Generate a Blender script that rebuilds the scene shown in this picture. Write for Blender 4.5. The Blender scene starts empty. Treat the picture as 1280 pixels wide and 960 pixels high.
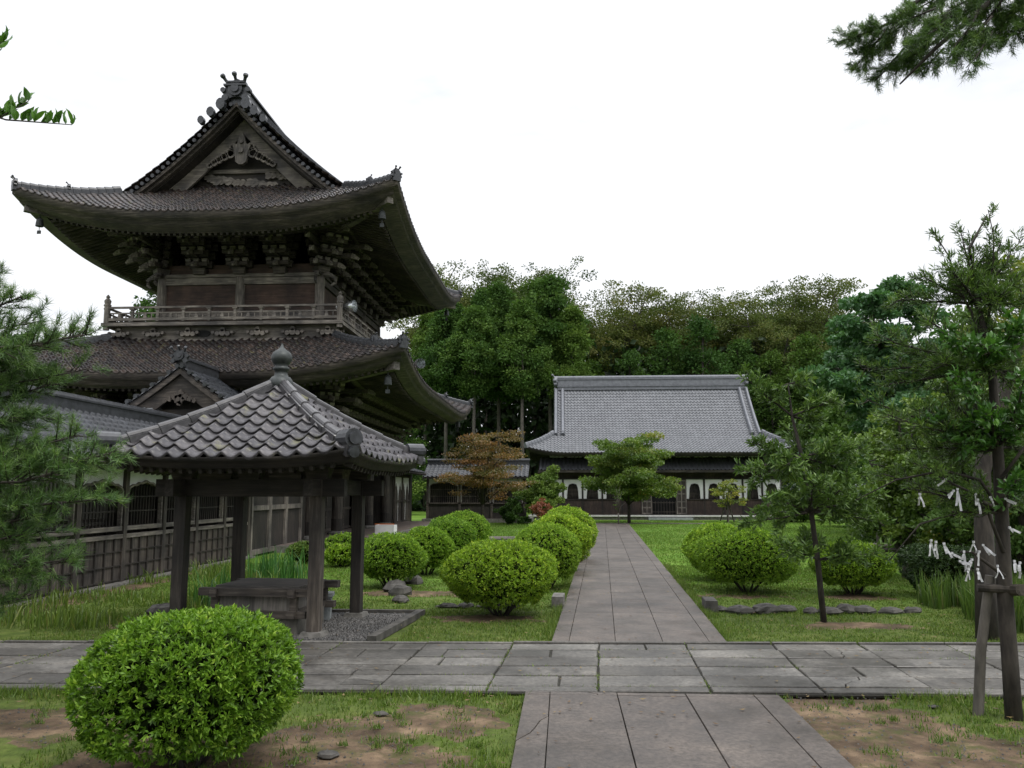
import bpy, math, random
import numpy as np
from mathutils import Vector, Matrix
R = math.radians
rnd = random.Random(7)
rng = np.random.default_rng(11)
SC = bpy.context.scene
COL = SC.collection
# ------------------------------------------------------------------ camera, sky, sun, exposure
CAM_H = 2.1
cam = bpy.data.cameras.new('camera'); camo = bpy.data.objects.new('camera', cam); COL.objects.link(camo)
cam.sensor_width = 36; cam.lens = 36 * 1020 / 1280; cam.clip_start = 0.05; cam.clip_end = 3000
camo.location = (0, 0, CAM_H)
camo.rotation_euler = (R(90) + math.atan(134 / 1020), 0, math.atan(65 / 1028.8))
SC.camera = camo
SUN_EL, SUN_AZ = 58, 130            # azimuth clockwise from +Y
w = bpy.data.worlds.new('World'); SC.world = w; w.use_nodes = True
nt = w.node_tree; nt.nodes.clear()
def N(nt, t, **k):
    n = nt.nodes.new(t)
    for a, v in k.items():
        if a in n.inputs.keys(): n.inputs[a].default_value = v
        else: setattr(n, a, v)
    return n
out = N(nt, 'ShaderNodeOutputWorld'); bg = N(nt, 'ShaderNodeBackground')
sky = N(nt, 'ShaderNodeTexSky', sky_type='NISHITA', sun_disc=False, sun_elevation=R(SUN_EL), sun_rotation=R(SUN_AZ), air_density=1.0, dust_density=3.0)
tc = N(nt, 'ShaderNodeTexCoord'); mp = N(nt, 'ShaderNodeMapping'); mp.inputs['Scale'].default_value = (1, 1, 3.2)
nz = N(nt, 'ShaderNodeTexNoise', Scale=2.3, Detail=6.0, Roughness=0.55)
cr = N(nt, 'ShaderNodeValToRGB'); cr.color_ramp.elements[0].position = .27; cr.color_ramp.elements[1].position = .50
cr.color_ramp.elements[0].color = (.56, .56, .56, 1)
mx = N(nt, 'ShaderNodeMix', data_type='RGBA')
L = nt.links.new
L(tc.outputs['Generated'], mp.inputs['Vector']); L(mp.outputs['Vector'], nz.inputs['Vector']); L(nz.outputs['Fac'], cr.inputs['Fac'])
L(cr.outputs['Color'], mx.inputs['Factor']); L(sky.outputs['Color'], mx.inputs[6]); mx.inputs[7].default_value = (9.1, 9.25, 9.6, 1)   # cloud radiance before the strength
sx_ = N(nt, 'ShaderNodeSeparateXYZ'); L(tc.outputs['Generated'], sx_.inputs[0])
mr = N(nt, 'ShaderNodeMapRange'); L(sx_.outputs['Z'], mr.inputs['Value']); mr.inputs['From Min'].default_value = .4; mr.inputs['To Min'].default_value = 1.0; mr.inputs['To Max'].default_value = 2.6
vm = N(nt, 'ShaderNodeVectorMath', operation='SCALE'); L(mx.outputs[2], vm.inputs[0]); L(mr.outputs[0], vm.inputs['Scale'])
L(vm.outputs[0], bg.inputs['Color']); bg.inputs['Strength'].default_value = 0.1
L(bg.outputs[0], out.inputs[0])
sun = bpy.data.lights.new('sun', 'SUN'); suno = bpy.data.objects.new('sun', sun); COL.objects.link(suno)
sun.energy = 1.5; sun.angle = R(10); sun.color = (1, .97, .92)
az = R(SUN_AZ); el = R(SUN_EL)
suno.rotation_euler = Vector((math.sin(az) * math.cos(el), math.cos(az) * math.cos(el), math.sin(el))).to_track_quat('Z', 'Y').to_euler()
SC.view_settings.view_transform = 'Standard'; SC.view_settings.look = 'None'
SC.view_settings.exposure = 0.25; SC.view_settings.gamma = 1.0; SC.view_settings.use_curve_mapping = False
try:
    SC.cycles.max_bounces = 6; SC.cycles.transparent_max_bounces = 4; SC.cycles.diffuse_bounces = 3
except Exception: pass

# ------------------------------------------------------------------ helpers
def tag(o, label=None, cat=None, group=None, kind=None):
    if label: o['label'] = label
    if cat: o['category'] = cat
    if group: o['group'] = group
    if kind: o['kind'] = kind
    return o
def empty(name, loc=(0, 0, 0), rz=0, label=None, cat=None, group=None):
    o = bpy.data.objects.new(name, None); COL.objects.link(o); o.location = loc; o.rotation_euler = (0, 0, rz)
    o.empty_display_size = .2
    return tag(o, label, cat, group)
def copy_tree(o, parent=None):
    c = o.copy(); COL.objects.link(c)
    if parent: c.parent = parent
    for ch in [x for x in list(o.children)]: copy_tree(ch, c)
    return c
class MB:
    def __init__(s): s.v = []; s.f = []; s.m = []; s.parts = []
    def add(s, vs, fs, m=0):
        b = len(s.v); fb = len(s.f); s.v += [tuple(v) for v in vs]
        for f in fs: s.f.append(tuple(i + b for i in f)); s.m.append(m)
        s.parts.append((b, len(s.v), fb, len(s.f)))
    def box(s, c, d, rz=0, m=0, taper=1.0):
        x, y, z = d[0] / 2, d[1] / 2, d[2] / 2; cs, sn = math.cos(rz), math.sin(rz)
        vs = []
        for k, (a, b_, e) in enumerate([(-1, -1, -1), (1, -1, -1), (1, 1, -1), (-1, 1, -1), (-1, -1, 1), (1, -1, 1), (1, 1, 1), (-1, 1, 1)]):
            t = taper if e > 0 else 1
            px, py = a * x * t, b_ * y * t
            vs.append((c[0] + px * cs - py * sn, c[1] + px * sn + py * cs, c[2] + e * z))
        s.add(vs, [(0, 3, 2, 1), (4, 5, 6, 7), (0, 1, 5, 4), (1, 2, 6, 5), (2, 3, 7, 6), (3, 0, 4, 7)], m)
    def b3(s, x0, x1, y0, y1, z0, z1, m=0): s.box(((x0 + x1) / 2, (y0 + y1) / 2, (z0 + z1) / 2), (x1 - x0, y1 - y0, z1 - z0), 0, m)
    def bar(s, p0, p1, wd, h, m=0, up=(0, 0, 1)):
        s.sweep([p0, p1], [(-wd / 2, -h / 2), (wd / 2, -h / 2), (wd / 2, h / 2), (-wd / 2, h / 2)], m, up)
    def sweep(s, pts, prof, m=0, up=(0, 0, 1), scales=None, caps=True):
        pts = [Vector(p) for p in pts]; n = len(prof); rings = []
        for i, p in enumerate(pts):
            a = pts[max(i - 1, 0)]; b = pts[min(i + 1, len(pts) - 1)]
            t = (b - a)
            if t.length < 1e-7: t = Vector((1, 0, 0))
            t.normalize(); sd = t.cross(Vector(up))
            if sd.length < 1e-4: sd = t.cross(Vector((0, 1, 0)))
            sd.normalize(); u = sd.cross(t); k = scales[i] if scales else 1
            rings.append([p + sd * (q[0] * k) + u * (q[1] * k) for q in prof])
        vs = [v for r in rings for v in r]; fs = []
        for i in range(len(pts) - 1):
            for j in range(n):
                fs.append((i * n + j, i * n + (j + 1) % n, (i + 1) * n + (j + 1) % n, (i + 1) * n + j))
        if caps: fs.append(tuple(range(n))[::-1]); fs.append(tuple((len(pts) - 1) * n + j for j in range(n)))
        s.add(vs, fs, m)
    def tube(s, pts, r, n=8, m=0):
        if not hasattr(r, '__len__'): r = [r] * len(pts)
        s.sweep(pts, [(math.cos(2 * math.pi * k / n), math.sin(2 * math.pi * k / n)) for k in range(n)], m, (0.03, 0.02, 1), r)
    def lathe(s, c, prof, n=16, m=0):
        vs = []; fs = []
        for (r, z) in prof:
            for k in range(n): a = 2 * math.pi * k / n; vs.append((c[0] + r * math.cos(a), c[1] + r * math.sin(a), c[2] + z))
        for i in range(len(prof) - 1):
            for k in range(n): fs.append((i * n + k, i * n + (k + 1) % n, (i + 1) * n + (k + 1) % n, (i + 1) * n + k))
        fs.append(tuple(range(n))[::-1]); fs.append(tuple((len(prof) - 1) * n + k for k in range(n)))
        s.add(vs, fs, m)
    def prism(s, poly, o, ax, ay, an, th, m=0):
        """polygon in plane (ax, ay) at o, extruded by th along an"""
        o, ax, ay, an = Vector(o), Vector(ax), Vector(ay), Vector(an); n = len(poly)
        vs = [o + ax * p[0] + ay * p[1] for p in poly] + [o + ax * p[0] + ay * p[1] + an * th for p in poly]
        s.add(vs, [tuple(range(n)), tuple(range(2 * n - 1, n - 1, -1))] + [(i, n + i, n + (i + 1) % n, (i + 1) % n) for i in range(n)], m)
    def build_each(s, name, mats, parent=None):
        """every piece added becomes an object of its own"""
        for (a, b, fa, fb) in s.parts:
            q = MB(); q.v = s.v[a:b]; q.f = [tuple(i - a for i in f) for f in s.f[fa:fb]]; q.m = s.m[fa:fb]; q.build(name, mats, parent)
    def build(s, name, mats, parent=None, smooth=False):
        me = bpy.data.meshes.new(name); me.from_pydata(s.v, [], s.f)
        if not isinstance(mats, (list, tuple)): mats = [mats]
        for m in mats: me.materials.append(m)
        if len(mats) > 1: me.polygons.foreach_set('material_index', s.m)
        if smooth: me.polygons.foreach_set('use_smooth', [True] * len(me.polygons))
        me.update(); o = bpy.data.objects.new(name, me); COL.objects.link(o)
        if parent: o.parent = parent
        return o
def npmesh(name, V, F, mat, parent=None, rv=None, uv=None, smooth=False, link=True, attr=None):
    """V (n,3), F (m,k) constant k"""
    V = np.asarray(V, np.float32); F = np.asarray(F, np.int32); m, k = F.shape
    me = bpy.data.meshes.new(name); me.vertices.add(len(V)); me.vertices.foreach_set('co', V.ravel())
    me.loops.add(m * k); me.loops.foreach_set('vertex_index', F.ravel())
    me.polygons.add(m); me.polygons.foreach_set('loop_start', np.arange(0, m * k, k, dtype=np.int32))
    me.polygons.foreach_set('loop_total', np.full(m, k, np.int32))
    if smooth: me.polygons.foreach_set('use_smooth', np.ones(m, bool))
    me.update(calc_edges=True)
    if rv is not None:
        a = me.attributes.new('rnd', 'FLOAT', 'FACE'); a.data.foreach_set('value', np.asarray(rv, np.float32))
    if attr is not None:
        for nm, vals in attr.items():
            a = me.attributes.new(nm, 'FLOAT', 'POINT'); a.data.foreach_set('value', np.asarray(vals, np.float32))
    if uv is not None:
        l = me.uv_layers.new(name='UVMap'); l.data.foreach_set('uv', np.asarray(uv, np.float32)[F.ravel()].ravel())
    me.materials.append(mat)
    if not link: return me
    o = bpy.data.objects.new(name, me); COL.objects.link(o)
    if parent: o.parent = parent
    return o
def X_at(px, Y): return (px - 705) / 1029 * Y
def P_at(px, py, Y):
    """point at depth Y seen in direction (px, py) of the reference view"""
    P = math.atan(134 / 1020); x = (px - 640) / 1020; y = (480 - py) / 1020; d = Vector((x, math.cos(P) - y * math.sin(P), math.sin(P) + y * math.cos(P)))
    d = Matrix.Rotation(math.atan(65 / 1028.8), 3, 'Z') @ d; return Vector((0, 0, CAM_H)) + d * (Y / d.y)
_T = rng.random((256, 256))
def vnoise(x, y):
    xi = np.floor(x).astype(int); yi = np.floor(y).astype(int); fx = x - xi; fy = y - yi
    fx = fx * fx * (3 - 2 * fx); fy = fy * fy * (3 - 2 * fy); a = _T[xi % 256, yi % 256]; b = _T[(xi + 1) % 256, yi % 256]
    c = _T[xi % 256, (yi + 1) % 256]; d = _T[(xi + 1) % 256, (yi + 1) % 256]
    return (a * (1 - fx) + b * fx) * (1 - fy) + (c * (1 - fx) + d * fx) * fy
def fbm(x, y, o=4):
    s = 0; a = .5; t = 0
    for k in range(o): s = s + a * vnoise(x * 2 ** k + 17 * k, y * 2 ** k + 5 * k); t += a; a *= .5
    return s / t

# ------------------------------------------------------------------ materials
def new_mat(name):
    m = bpy.data.materials.new(name); m.use_nodes = True; nt = m.node_tree
    b = nt.nodes['Principled BSDF']; return m, nt, b
def ramp(nt, fac, cols, pos=None):
    r = N(nt, 'ShaderNodeValToRGB'); e = r.color_ramp.elements
    while len(e) < len(cols): e.new(.5)
    for i, c in enumerate(cols):
        e[i].position = pos[i] if pos else i / (len(cols) - 1); e[i].color = (*c, 1)
    nt.links.new(fac, r.inputs['Fac']); return r.outputs['Color']
def noise(nt, scale=(1, 1, 1), s=5, d=5, rough=.6, coord='Object'):
    t = N(nt, 'ShaderNodeTexCoord'); mp = N(nt, 'ShaderNodeMapping'); mp.inputs['Scale'].default_value = scale
    n = N(nt, 'ShaderNodeTexNoise', Scale=s, Detail=d, Roughness=rough)
    nt.links.new(t.outputs[coord], mp.inputs['Vector']); nt.links.new(mp.outputs['Vector'], n.inputs['Vector']); return n.outputs['Fac']
def mixc(nt, f, a, b, mode='MIX'):
    m = N(nt, 'ShaderNodeMix', data_type='RGBA', blend_type=mode)
    for inp, v in ((0, f), (6, a), (7, b)):
        if hasattr(v, 'is_linked'): nt.links.new(v, m.inputs[inp])
        elif inp == 0: m.inputs[0].default_value = v
        else: m.inputs[inp].default_value = (*v, 1)
    return m.outputs[2]
def bump(nt, b, h, strength=.4, dist=.01):
    n = N(nt, 'ShaderNodeBump', Strength=strength, Distance=dist); nt.links.new(h, n.inputs['Height']); nt.links.new(n.outputs[0], b.inputs['Normal'])
def wood(name, axis, c0, c1, c2, rough=.75):
    m, nt, b = new_mat(name); sc = [9, 9, 9]
    if axis is not None: sc[axis] = .7
    g = noise(nt, sc, 2.2, 6, .65); big = noise(nt, (1, 1, 1), 1.1, 4)
    c = ramp(nt, g, [c0, c1, c2], [.3, .52, .75]); d = ramp(nt, big, [(.4, .4, .42), (1.3, 1.25, 1.18)], [.33, .67])
    nt.links.new(mixc(nt, 1.0, c, d, 'MULTIPLY'), b.inputs['Base Color']); b.inputs['Roughness'].default_value = rough
    bump(nt, b, g, .5, .012); return m
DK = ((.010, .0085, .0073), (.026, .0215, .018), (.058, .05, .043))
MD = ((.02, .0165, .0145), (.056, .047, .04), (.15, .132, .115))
LT = ((.07, .062, .055), (.17, .154, .137), (.34, .315, .285))
WD = [wood('dark_wood_%s' % 'xyz'[a], a, *DK) for a in range(3)]
WM = [wood('weathered_wood_%s' % 'xyz'[a], a, *MD) for a in range(3)]
WL = [wood('bleached_wood_%s' % 'xyz'[a], a, *LT) for a in range(3)]
WBARGE = wood('bargeboard_wood', 0, (.06, .053, .047), (.145, .132, .118), (.26, .24, .215))
WRED = wood('reddish_board', 0, (.03, .018, .014), (.06, .036, .028), (.1, .065, .05))
WHALL = wood('hall_board', 2, (.022, .015, .012), (.045, .031, .025), (.08, .056, .045))
def tile_mat(name, cols, rough=.35, moss=0.0, spec=.5):
    m, nt, b = new_mat(name)
    uv = N(nt, 'ShaderNodeUVMap'); fl = N(nt, 'ShaderNodeVectorMath', operation='FLOOR'); wn = N(nt, 'ShaderNodeTexWhiteNoise')
    nt.links.new(uv.outputs[0], fl.inputs[0]); nt.links.new(fl.outputs[0], wn.inputs['Vector'])
    big = noise(nt, (1, 1, 1), .55, 4); fine = noise(nt, (1, 1, 1), 14, 5)
    ad = N(nt, 'ShaderNodeMath', operation='MULTIPLY_ADD'); nt.links.new(wn.outputs['Value'], ad.inputs[0]); ad.inputs[1].default_value = .55
    m2 = N(nt, 'ShaderNodeMath', operation='MULTIPLY'); nt.links.new(big, m2.inputs[0]); m2.inputs[1].default_value = .6
    nt.links.new(m2.outputs[0], ad.inputs[2])
    c = ramp(nt, ad.outputs[0], cols); f = ramp(nt, fine, [(.6, .6, .6), (1.2, 1.2, 1.2)], [.3, .7])
    c = mixc(nt, 1.0, c, f, 'MULTIPLY')
    if moss:
        mf = ramp(nt, noise(nt, (1, 1, 1), 3.5, 6, .7), [(0, 0, 0), (1, 1, 1)], [.62 - moss * .2, .72])
        c = mixc(nt, mf, c, (.12, .115, .045))
    nt.links.new(c, b.inputs['Base Color']); rr = ramp(nt, fine, [(rough - .08,) * 3, (rough + .25,) * 3], [.3, .7]); nt.links.new(rr, b.inputs['Roughness'])
    b.inputs['Specular IOR Level'].default_value = spec; bump(nt, b, fine, .25, .006); return m
T_GATE = tile_mat('gate_tile', [(.006, .0055, .006), (.013, .0105, .0105), (.026, .0185, .016), (.06, .043, .036)], .3, .12, .3)
T_CORR = tile_mat('corridor_tile', [(.01, .011, .013), (.02, .022, .026), (.04, .044, .052)], .3, 0, .35)
T_PAV = tile_mat('pavilion_tile', [(.013, .0115, .0135), (.028, .025, .029), (.05, .045, .05), (.11, .1, .1)], .27, .25, .45)
T_HALL = tile_mat('hall_tile', [(.115, .12, .132), (.14, .146, .16), (.175, .182, .198)], .45)
def plain(name, c0, c1, s=6, rough=.8, bs=.3, metal=0, scale=(1, 1, 1)):
    m, nt, b = new_mat(name); n = noise(nt, scale, s, 6, .6)
    nt.links.new(ramp(nt, n, [c0, c1], [.3, .7]), b.inputs['Base Color']); b.inputs['Roughness'].default_value = rough; b.inputs['Metallic'].default_value = metal
    bump(nt, b, n, bs, .01); return m
RIDGE_D = plain('dark_ridge_tile', (.014, .015, .017), (.05, .053, .06), 9, .33)
RIDGE_P = plain('pavilion_ridge_tile', (.022, .021, .023), (.07, .067, .07), 9, .3)
RIDGE_H = plain('hall_ridge_tile', (.1, .106, .12), (.17, .177, .195), 4, .5)
PLASTER = plain('white_plaster', (.66, .67, .66), (.8, .8, .79), 2, .85, .1)
STONE = plain('weathered_stone', (.06, .057, .05), (.18, .17, .155), 7, .85, .6)
ROCK = plain('dark_garden_rock', (.02, .019, .017), (.095, .088, .078), 5, .9, .9)
BRONZE = plain('bronze', (.012, .015, .015), (.055, .062, .06), 8, .5, .2, .3)
SILVER = plain('lamp_metal', (.5, .52, .53), (.7, .72, .73), 3, .25, .05, .9)
PAPER = plain('white_paper', (.36, .36, .38), (.55, .55, .57), 12, .8, .1)
DARK = plain('opening_shade_black', (.006, .006, .006), (.01, .01, .01), 3, .9, 0)  # near-black used as painted shade in openings
WHITE = plain('white_board', (.6, .6, .6), (.75, .75, .75), 3, .6, .05)
ORANGE = plain('orange_strip', (.5, .12, .03), (.6, .18, .05), 3, .6, .05)
EARTH = plain('packed_earth', (.06, .045, .036), (.13, .1, .082), 3, .95, .5)
SHEET = plain('pale_sheet_roof', (.3, .32, .34), (.45, .47, .5), 3, .5, .1)
CONC = plain('grey_concrete_block', (.16, .18, .18), (.28, .3, .3), 8, .85, .3)
def pave_mat(name, cols, var=.45):
    m, nt, b = new_mat(name); at = N(nt, 'ShaderNodeAttribute', attribute_name='rnd')
    n1 = noise(nt, (1, 1, 1), 1.3, 7, .65, 'Object'); n2 = noise(nt, (1, 1, 1), 22, 5, .7)
    ad = N(nt, 'ShaderNodeMath', operation='MULTIPLY_ADD'); nt.links.new(at.outputs['Fac'], ad.inputs[0]); ad.inputs[1].default_value = var
    nt.links.new(n1, ad.inputs[2]); c = ramp(nt, ad.outputs[0], cols, [.3, .6, .95])
    c = mixc(nt, 1.0, c, ramp(nt, n2, [(.6, .6, .6), (1.3, 1.3, 1.3)], [.34, .66]), 'MULTIPLY')
    c = mixc(nt, 1.0, c, ramp(nt, noise(nt, (1, 1, 1), .8, 8, .7), [(.55, .53, .49), (.98, .98, .98), (1.38, 1.36, 1.32)], [.35, .5, .66]), 'MULTIPLY')
    blot = ramp(nt, noise(nt, (1, .5, 1), 3.2, 6, .75), [(0, 0, 0), (1, 1, 1)], [.58, .7]); c = mixc(nt, blot, c, tuple(x * .55 for x in cols[1]))
    nt.links.new(c, b.inputs['Base Color']); nt.links.new(ramp(nt, n1, [(.42,) * 3, (.75,) * 3], [.35, .65]), b.inputs['Roughness']); bump(nt, b, n2, .35, .006); return m
PAVE = pave_mat('flagstone', [(.028, .026, .022), (.07, .065, .057), (.15, .142, .128)], .34)
PATHM = pave_mat('path_slab', [(.04, .032, .027), (.084, .07, .06), (.142, .121, .106)], .1)
def leaf_mat(name, cols, trans=.3, rough=.45, pos=None, spec=.5):
    m, nt, b = new_mat(name); at = N(nt, 'ShaderNodeAttribute', attribute_name='rnd'); oi = N(nt, 'ShaderNodeObjectInfo')
    c = ramp(nt, at.outputs['Fac'], cols, pos); c = mixc(nt, 1.0, c, ramp(nt, oi.outputs['Random'], [(.74, .82, .9), (1.0, 1.0, 1.0), (1.3, 1.16, 1.0)]), 'MULTIPLY')
    nt.links.new(c, b.inputs['Base Color']); b.inputs['Roughness'].default_value = rough; b.inputs['Specular IOR Level'].default_value = spec
    tr = N(nt, 'ShaderNodeBsdfTranslucent'); nt.links.new(mixc(nt, 1.0, c, (1.25, 1.35, .7), 'MULTIPLY'), tr.inputs['Color'])
    ms = N(nt, 'ShaderNodeMixShader'); ms.inputs[0].default_value = trans
    o = nt.nodes['Material Output']; nt.links.new(b.outputs[0], ms.inputs[1]); nt.links.new(tr.outputs[0], ms.inputs[2]); nt.links.new(ms.outputs[0], o.inputs[0]); return m
L_BUSH = leaf_mat('azalea_leaf', [(.045, .09, .01), (.115, .22, .016), (.2, .34, .03), (.36, .48, .06)], .32, .5, None, .3)
L_PINE = leaf_mat('pine_needle', [(.028, .065, .016), (.065, .135, .03), (.16, .26, .055)], .15, .5)
L_PINE2 = leaf_mat('soft_pine_needle', [(.045, .105, .04), (.08, .175, .06), (.15, .25, .085)], .25, .5)
L_POD = leaf_mat('narrow_leaf', [(.035, .072, .018), (.08, .145, .03), (.17, .26, .055)], .24, .4, None, .35)
L_BROAD = leaf_mat('broad_leaf', [(.025, .07, .018), (.05, .14, .025), (.11, .25, .045)], .25, .3)
L_CEDAR = leaf_mat('cedar_leaf', [(.03, .068, .014), (.065, .125, .026), (.125, .195, .042)], .25, .8, None, .15)
L_DECID = leaf_mat('deciduous_leaf', [(.045, .075, .02), (.085, .112, .032), (.15, .155, .055)], .3, .8, None, .15)
L_MAPLEG = leaf_mat('green_maple_leaf', [(.045, .1, .02), (.10, .17, .03), (.19, .22, .045), (.27, .16, .05)], .35, .5, [0, .5, .88, 1])
L_MAPLEO = leaf_mat('orange_maple_leaf', [(.08, .09, .025), (.17, .11, .035), (.3, .145, .045), (.4, .18, .05)], .3, .5)
L_RED = leaf_mat('red_leaf', [(.2, .06, .03), (.33, .11, .06)], .3, .5)
L_YG = leaf_mat('yellow_green_leaf', [(.08, .13, .02), (.16, .2, .03), (.28, .24, .05)], .35, .5)
L_SHRUB = leaf_mat('shrub_leaf', [(.04, .08, .017), (.075, .14, .03), (.14, .21, .045)], .25, .65, None, .25)
L_INNER = leaf_mat('inner_shade_leaf', [(.012, .022, .006), (.03, .04, .012)], .1, .95, None, .05)  # dark tone painted in as the shade inside bushes
L_DSHRUB = leaf_mat('dark_shrub_leaf', [(.012, .028, .01), (.022, .05, .013), (.045, .09, .02)], .2, .5)
L_GRASS = leaf_mat('grass_blade', [(.05, .085, .014), (.085, .15, .02), (.13, .2, .032), (.19, .18, .07)], .3, .55, [0, .5, .88, 1])
L_LAWN = leaf_mat('lawn_blade', [(.055, .11, .012), (.085, .17, .016), (.12, .2, .028), (.17, .19, .05)], .3, .6, [0, .5, .88, 1])
L_IRIS = leaf_mat('iris_blade', [(.03, .09, .02), (.06, .16, .03), (.1, .22, .05)], .3, .45)
BARK = plain('bark', (.012, .01, .008), (.055, .046, .037), 14, .95, 1.0, 0, (1, 1, .3))
BARKL = plain('pale_bark', (.045, .04, .034), (.15, .135, .115), 10, .95, .6, 0, (1, 1, .3))

# ------------------------------------------------------------------ ground
def soil_mask(x, y):
    """1 = bare soil, 0 = grass"""
    n = fbm(x * 1.1 + 40, y * 1.1 + 9, 5); f = fbm(x * 5 + 3, y * 5 + 31, 4)
    def blob(cx, cy, rx, ry): return np.clip(1.25 - np.sqrt(((x - cx) / rx) ** 2 + ((y - cy) / ry) ** 2), 0, 1)
    b = np.maximum.reduce([blob(-2.0, 7.0, 1.3, 1.0), blob(-1.2, 7.9, .9, .7), blob(2.75, 7.6, .95, 1.6) * 1.2, blob(3.5, 7.0, 1.3, 1.0), blob(-4.6, 7.6, 1.6, 1.0) * .85, blob(-1.6, 6.6, 1.2, .8), blob(-5.2, 7.3, 1.0, .7) * .7,
        blob(-3.2, 6.6, 1.3, .8) * .9, blob(4.4, 13.6, 1.3, .5) * .8, blob(-1.1, 13.9, 1.2, .5) * .8, blob(-3.0, 17.2, 1.6, .9) * .75, blob(3.7, 17.2, 1.1, .7) * .8, blob(5.9, 17.2, .9, .6) * .8, blob(-5.5, 13.2, 2.4, .9) * .6,
        blob(-9.6, 17, .5, 9) * .8, blob(4.6, 8, 1.1, .8) * .7])
    return np.clip((b * 1.15 + (n - .5) * 1.1 + (f - .5) * .7 - .43) * 2.5, 0, 1)
def path_x(y): return -0.73 + .046 * y, 1.70 + .0453 * y
def cross_y(x): return 8.85 + .037 * x, 11.62 + .05 * x
def on_path(x, y, mgn=0):
    a, b = path_x(y); c, d = cross_y(x)
    r = ((x > a - mgn) & (x < b + mgn) & (y > 11) & (y < 54.5)) | ((y > c - mgn) & (y < d + mgn)) | ((x > -.42 - mgn) & (x < 2.17 + mgn) & (y < 9))
    r |= (x > -5.75 - mgn) & (x < -2.42 + mgn * .3) & (y > 11.4) & (y < 14.5)
    r |= (x < -7.4 + mgn) & (y > 28.2) | (x < -10.0) | ((y > 36) & (y < 38.3) & (x < 1)) | (y > 60)
    return r
xs = np.concatenate([[-700, -300, -120, -60, -30, -18], np.arange(-12, 9.01, .075), [14, 20, 30, 60, 120, 300, 700]])
ys = np.concatenate([[-300, -60, -20, -5, 0, 3], np.arange(5.2, 20, .075), np.arange(20, 40, .5), [45, 50, 55, 60, 70, 90, 130, 300, 1200]])
gx_, gy_ = np.meshgrid(xs, ys, indexing='ij')
fine = (gx_ > -12) & (gx_ < 9) & (gy_ > 5) & (gy_ < 20)
gz_ = np.where(fine, (fbm(gx_ * 2.2, gy_ * 2.2, 4) - .5) * .06 + (fbm(gx_ * 9, gy_ * 9, 3) - .5) * .025 - .012, -.012)
gz_ = np.where(on_path(gx_, gy_, .02), -.03, gz_)
nx_, ny_ = len(xs), len(ys); idx = np.arange(nx_ * ny_).reshape(nx_, ny_)
F = np.stack([idx[:-1, :-1], idx[1:, :-1], idx[1:, 1:], idx[:-1, 1:]], -1).reshape(-1, 4)
sm = np.where((gx_ > -13) & (gx_ < 10) & (gy_ > 4) & (gy_ < 22), soil_mask(gx_, gy_), 0)
gm, gnt, gb = new_mat('lawn_and_soil')
a = N(gnt, 'ShaderNodeAttribute', attribute_name='soil'); n1 = noise(gnt, (1, 1, 1), .35, 6, .6); n2 = noise(gnt, (1, 1, 1), 9, 6, .7); n3 = noise(gnt, (1, 1, 1), 2.2, 5, .6)
gc = ramp(gnt, n1, [(.06, .13, .012), (.085, .175, .016), (.12, .19, .026)], [.3, .5, .7]); gc = mixc(gnt, 1., gc, ramp(gnt, n2, [(.65, .7, .6), (1.25, 1.2, 1.2)], [.3, .7]), 'MULTIPLY')
gc = mixc(gnt, ramp(gnt, noise(gnt, (1, 1, 1), 1.1, 7, .7), [(0,) * 3, (.75,) * 3], [.5, .68]), gc, (.105, .11, .03))
mo = N(gnt, 'ShaderNodeAttribute', attribute_name='moss'); mc_ = ramp(gnt, n3, [(.045, .07, .012), (.07, .1, .018), (.1, .115, .03)], [.3, .5, .7]); mc_ = mixc(gnt, 1., mc_, ramp(gnt, n2, [(.6,) * 3, (1.25,) * 3], [.3, .7]), 'MULTIPLY'); gc = mixc(gnt, mo.outputs['Fac'], gc, mc_)
so = ramp(gnt, n3, [(.045, .031, .02), (.11, .076, .048), (.22, .155, .098)], [.3, .5, .7]); so = mixc(gnt, 1., so, ramp(gnt, n2, [(.7,) * 3, (1.2,) * 3], [.3, .7]), 'MULTIPLY')
so = mixc(gnt, ramp(gnt, noise(gnt, (1, 1, 1), 2.8, 7, .75), [(0,) * 3, (.8,) * 3], [.5, .62]), so, (.05, .06, .016))
am = N(gnt, 'ShaderNodeMath', operation='MULTIPLY_ADD'); gnt.links.new(noise(gnt, (1, 1, 1), 7, 8, .75), am.inputs[0]); am.inputs[1].default_value = 1.3; gnt.links.new(a.outputs['Fac'], am.inputs[2])
sf = ramp(gnt, am.outputs[0], [(0, 0, 0), (1, 1, 1)], [.93, 1.12])
gnt.links.new(mixc(gnt, sf, gc, so), gb.inputs['Base Color']); gb.inputs['Roughness'].default_value = .95; gb.inputs['Specular IOR Level'].default_value = .2; bump(gnt, gb, n2, .7, .02)
tag(npmesh('ground', np.stack([gx_, gy_, gz_], -1).reshape(-1, 3), F, gm, attr={'soil': sm.ravel(), 'moss': np.clip((22 - gy_) / 8, 0, 1).ravel()}, smooth=True), kind='structure')
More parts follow.
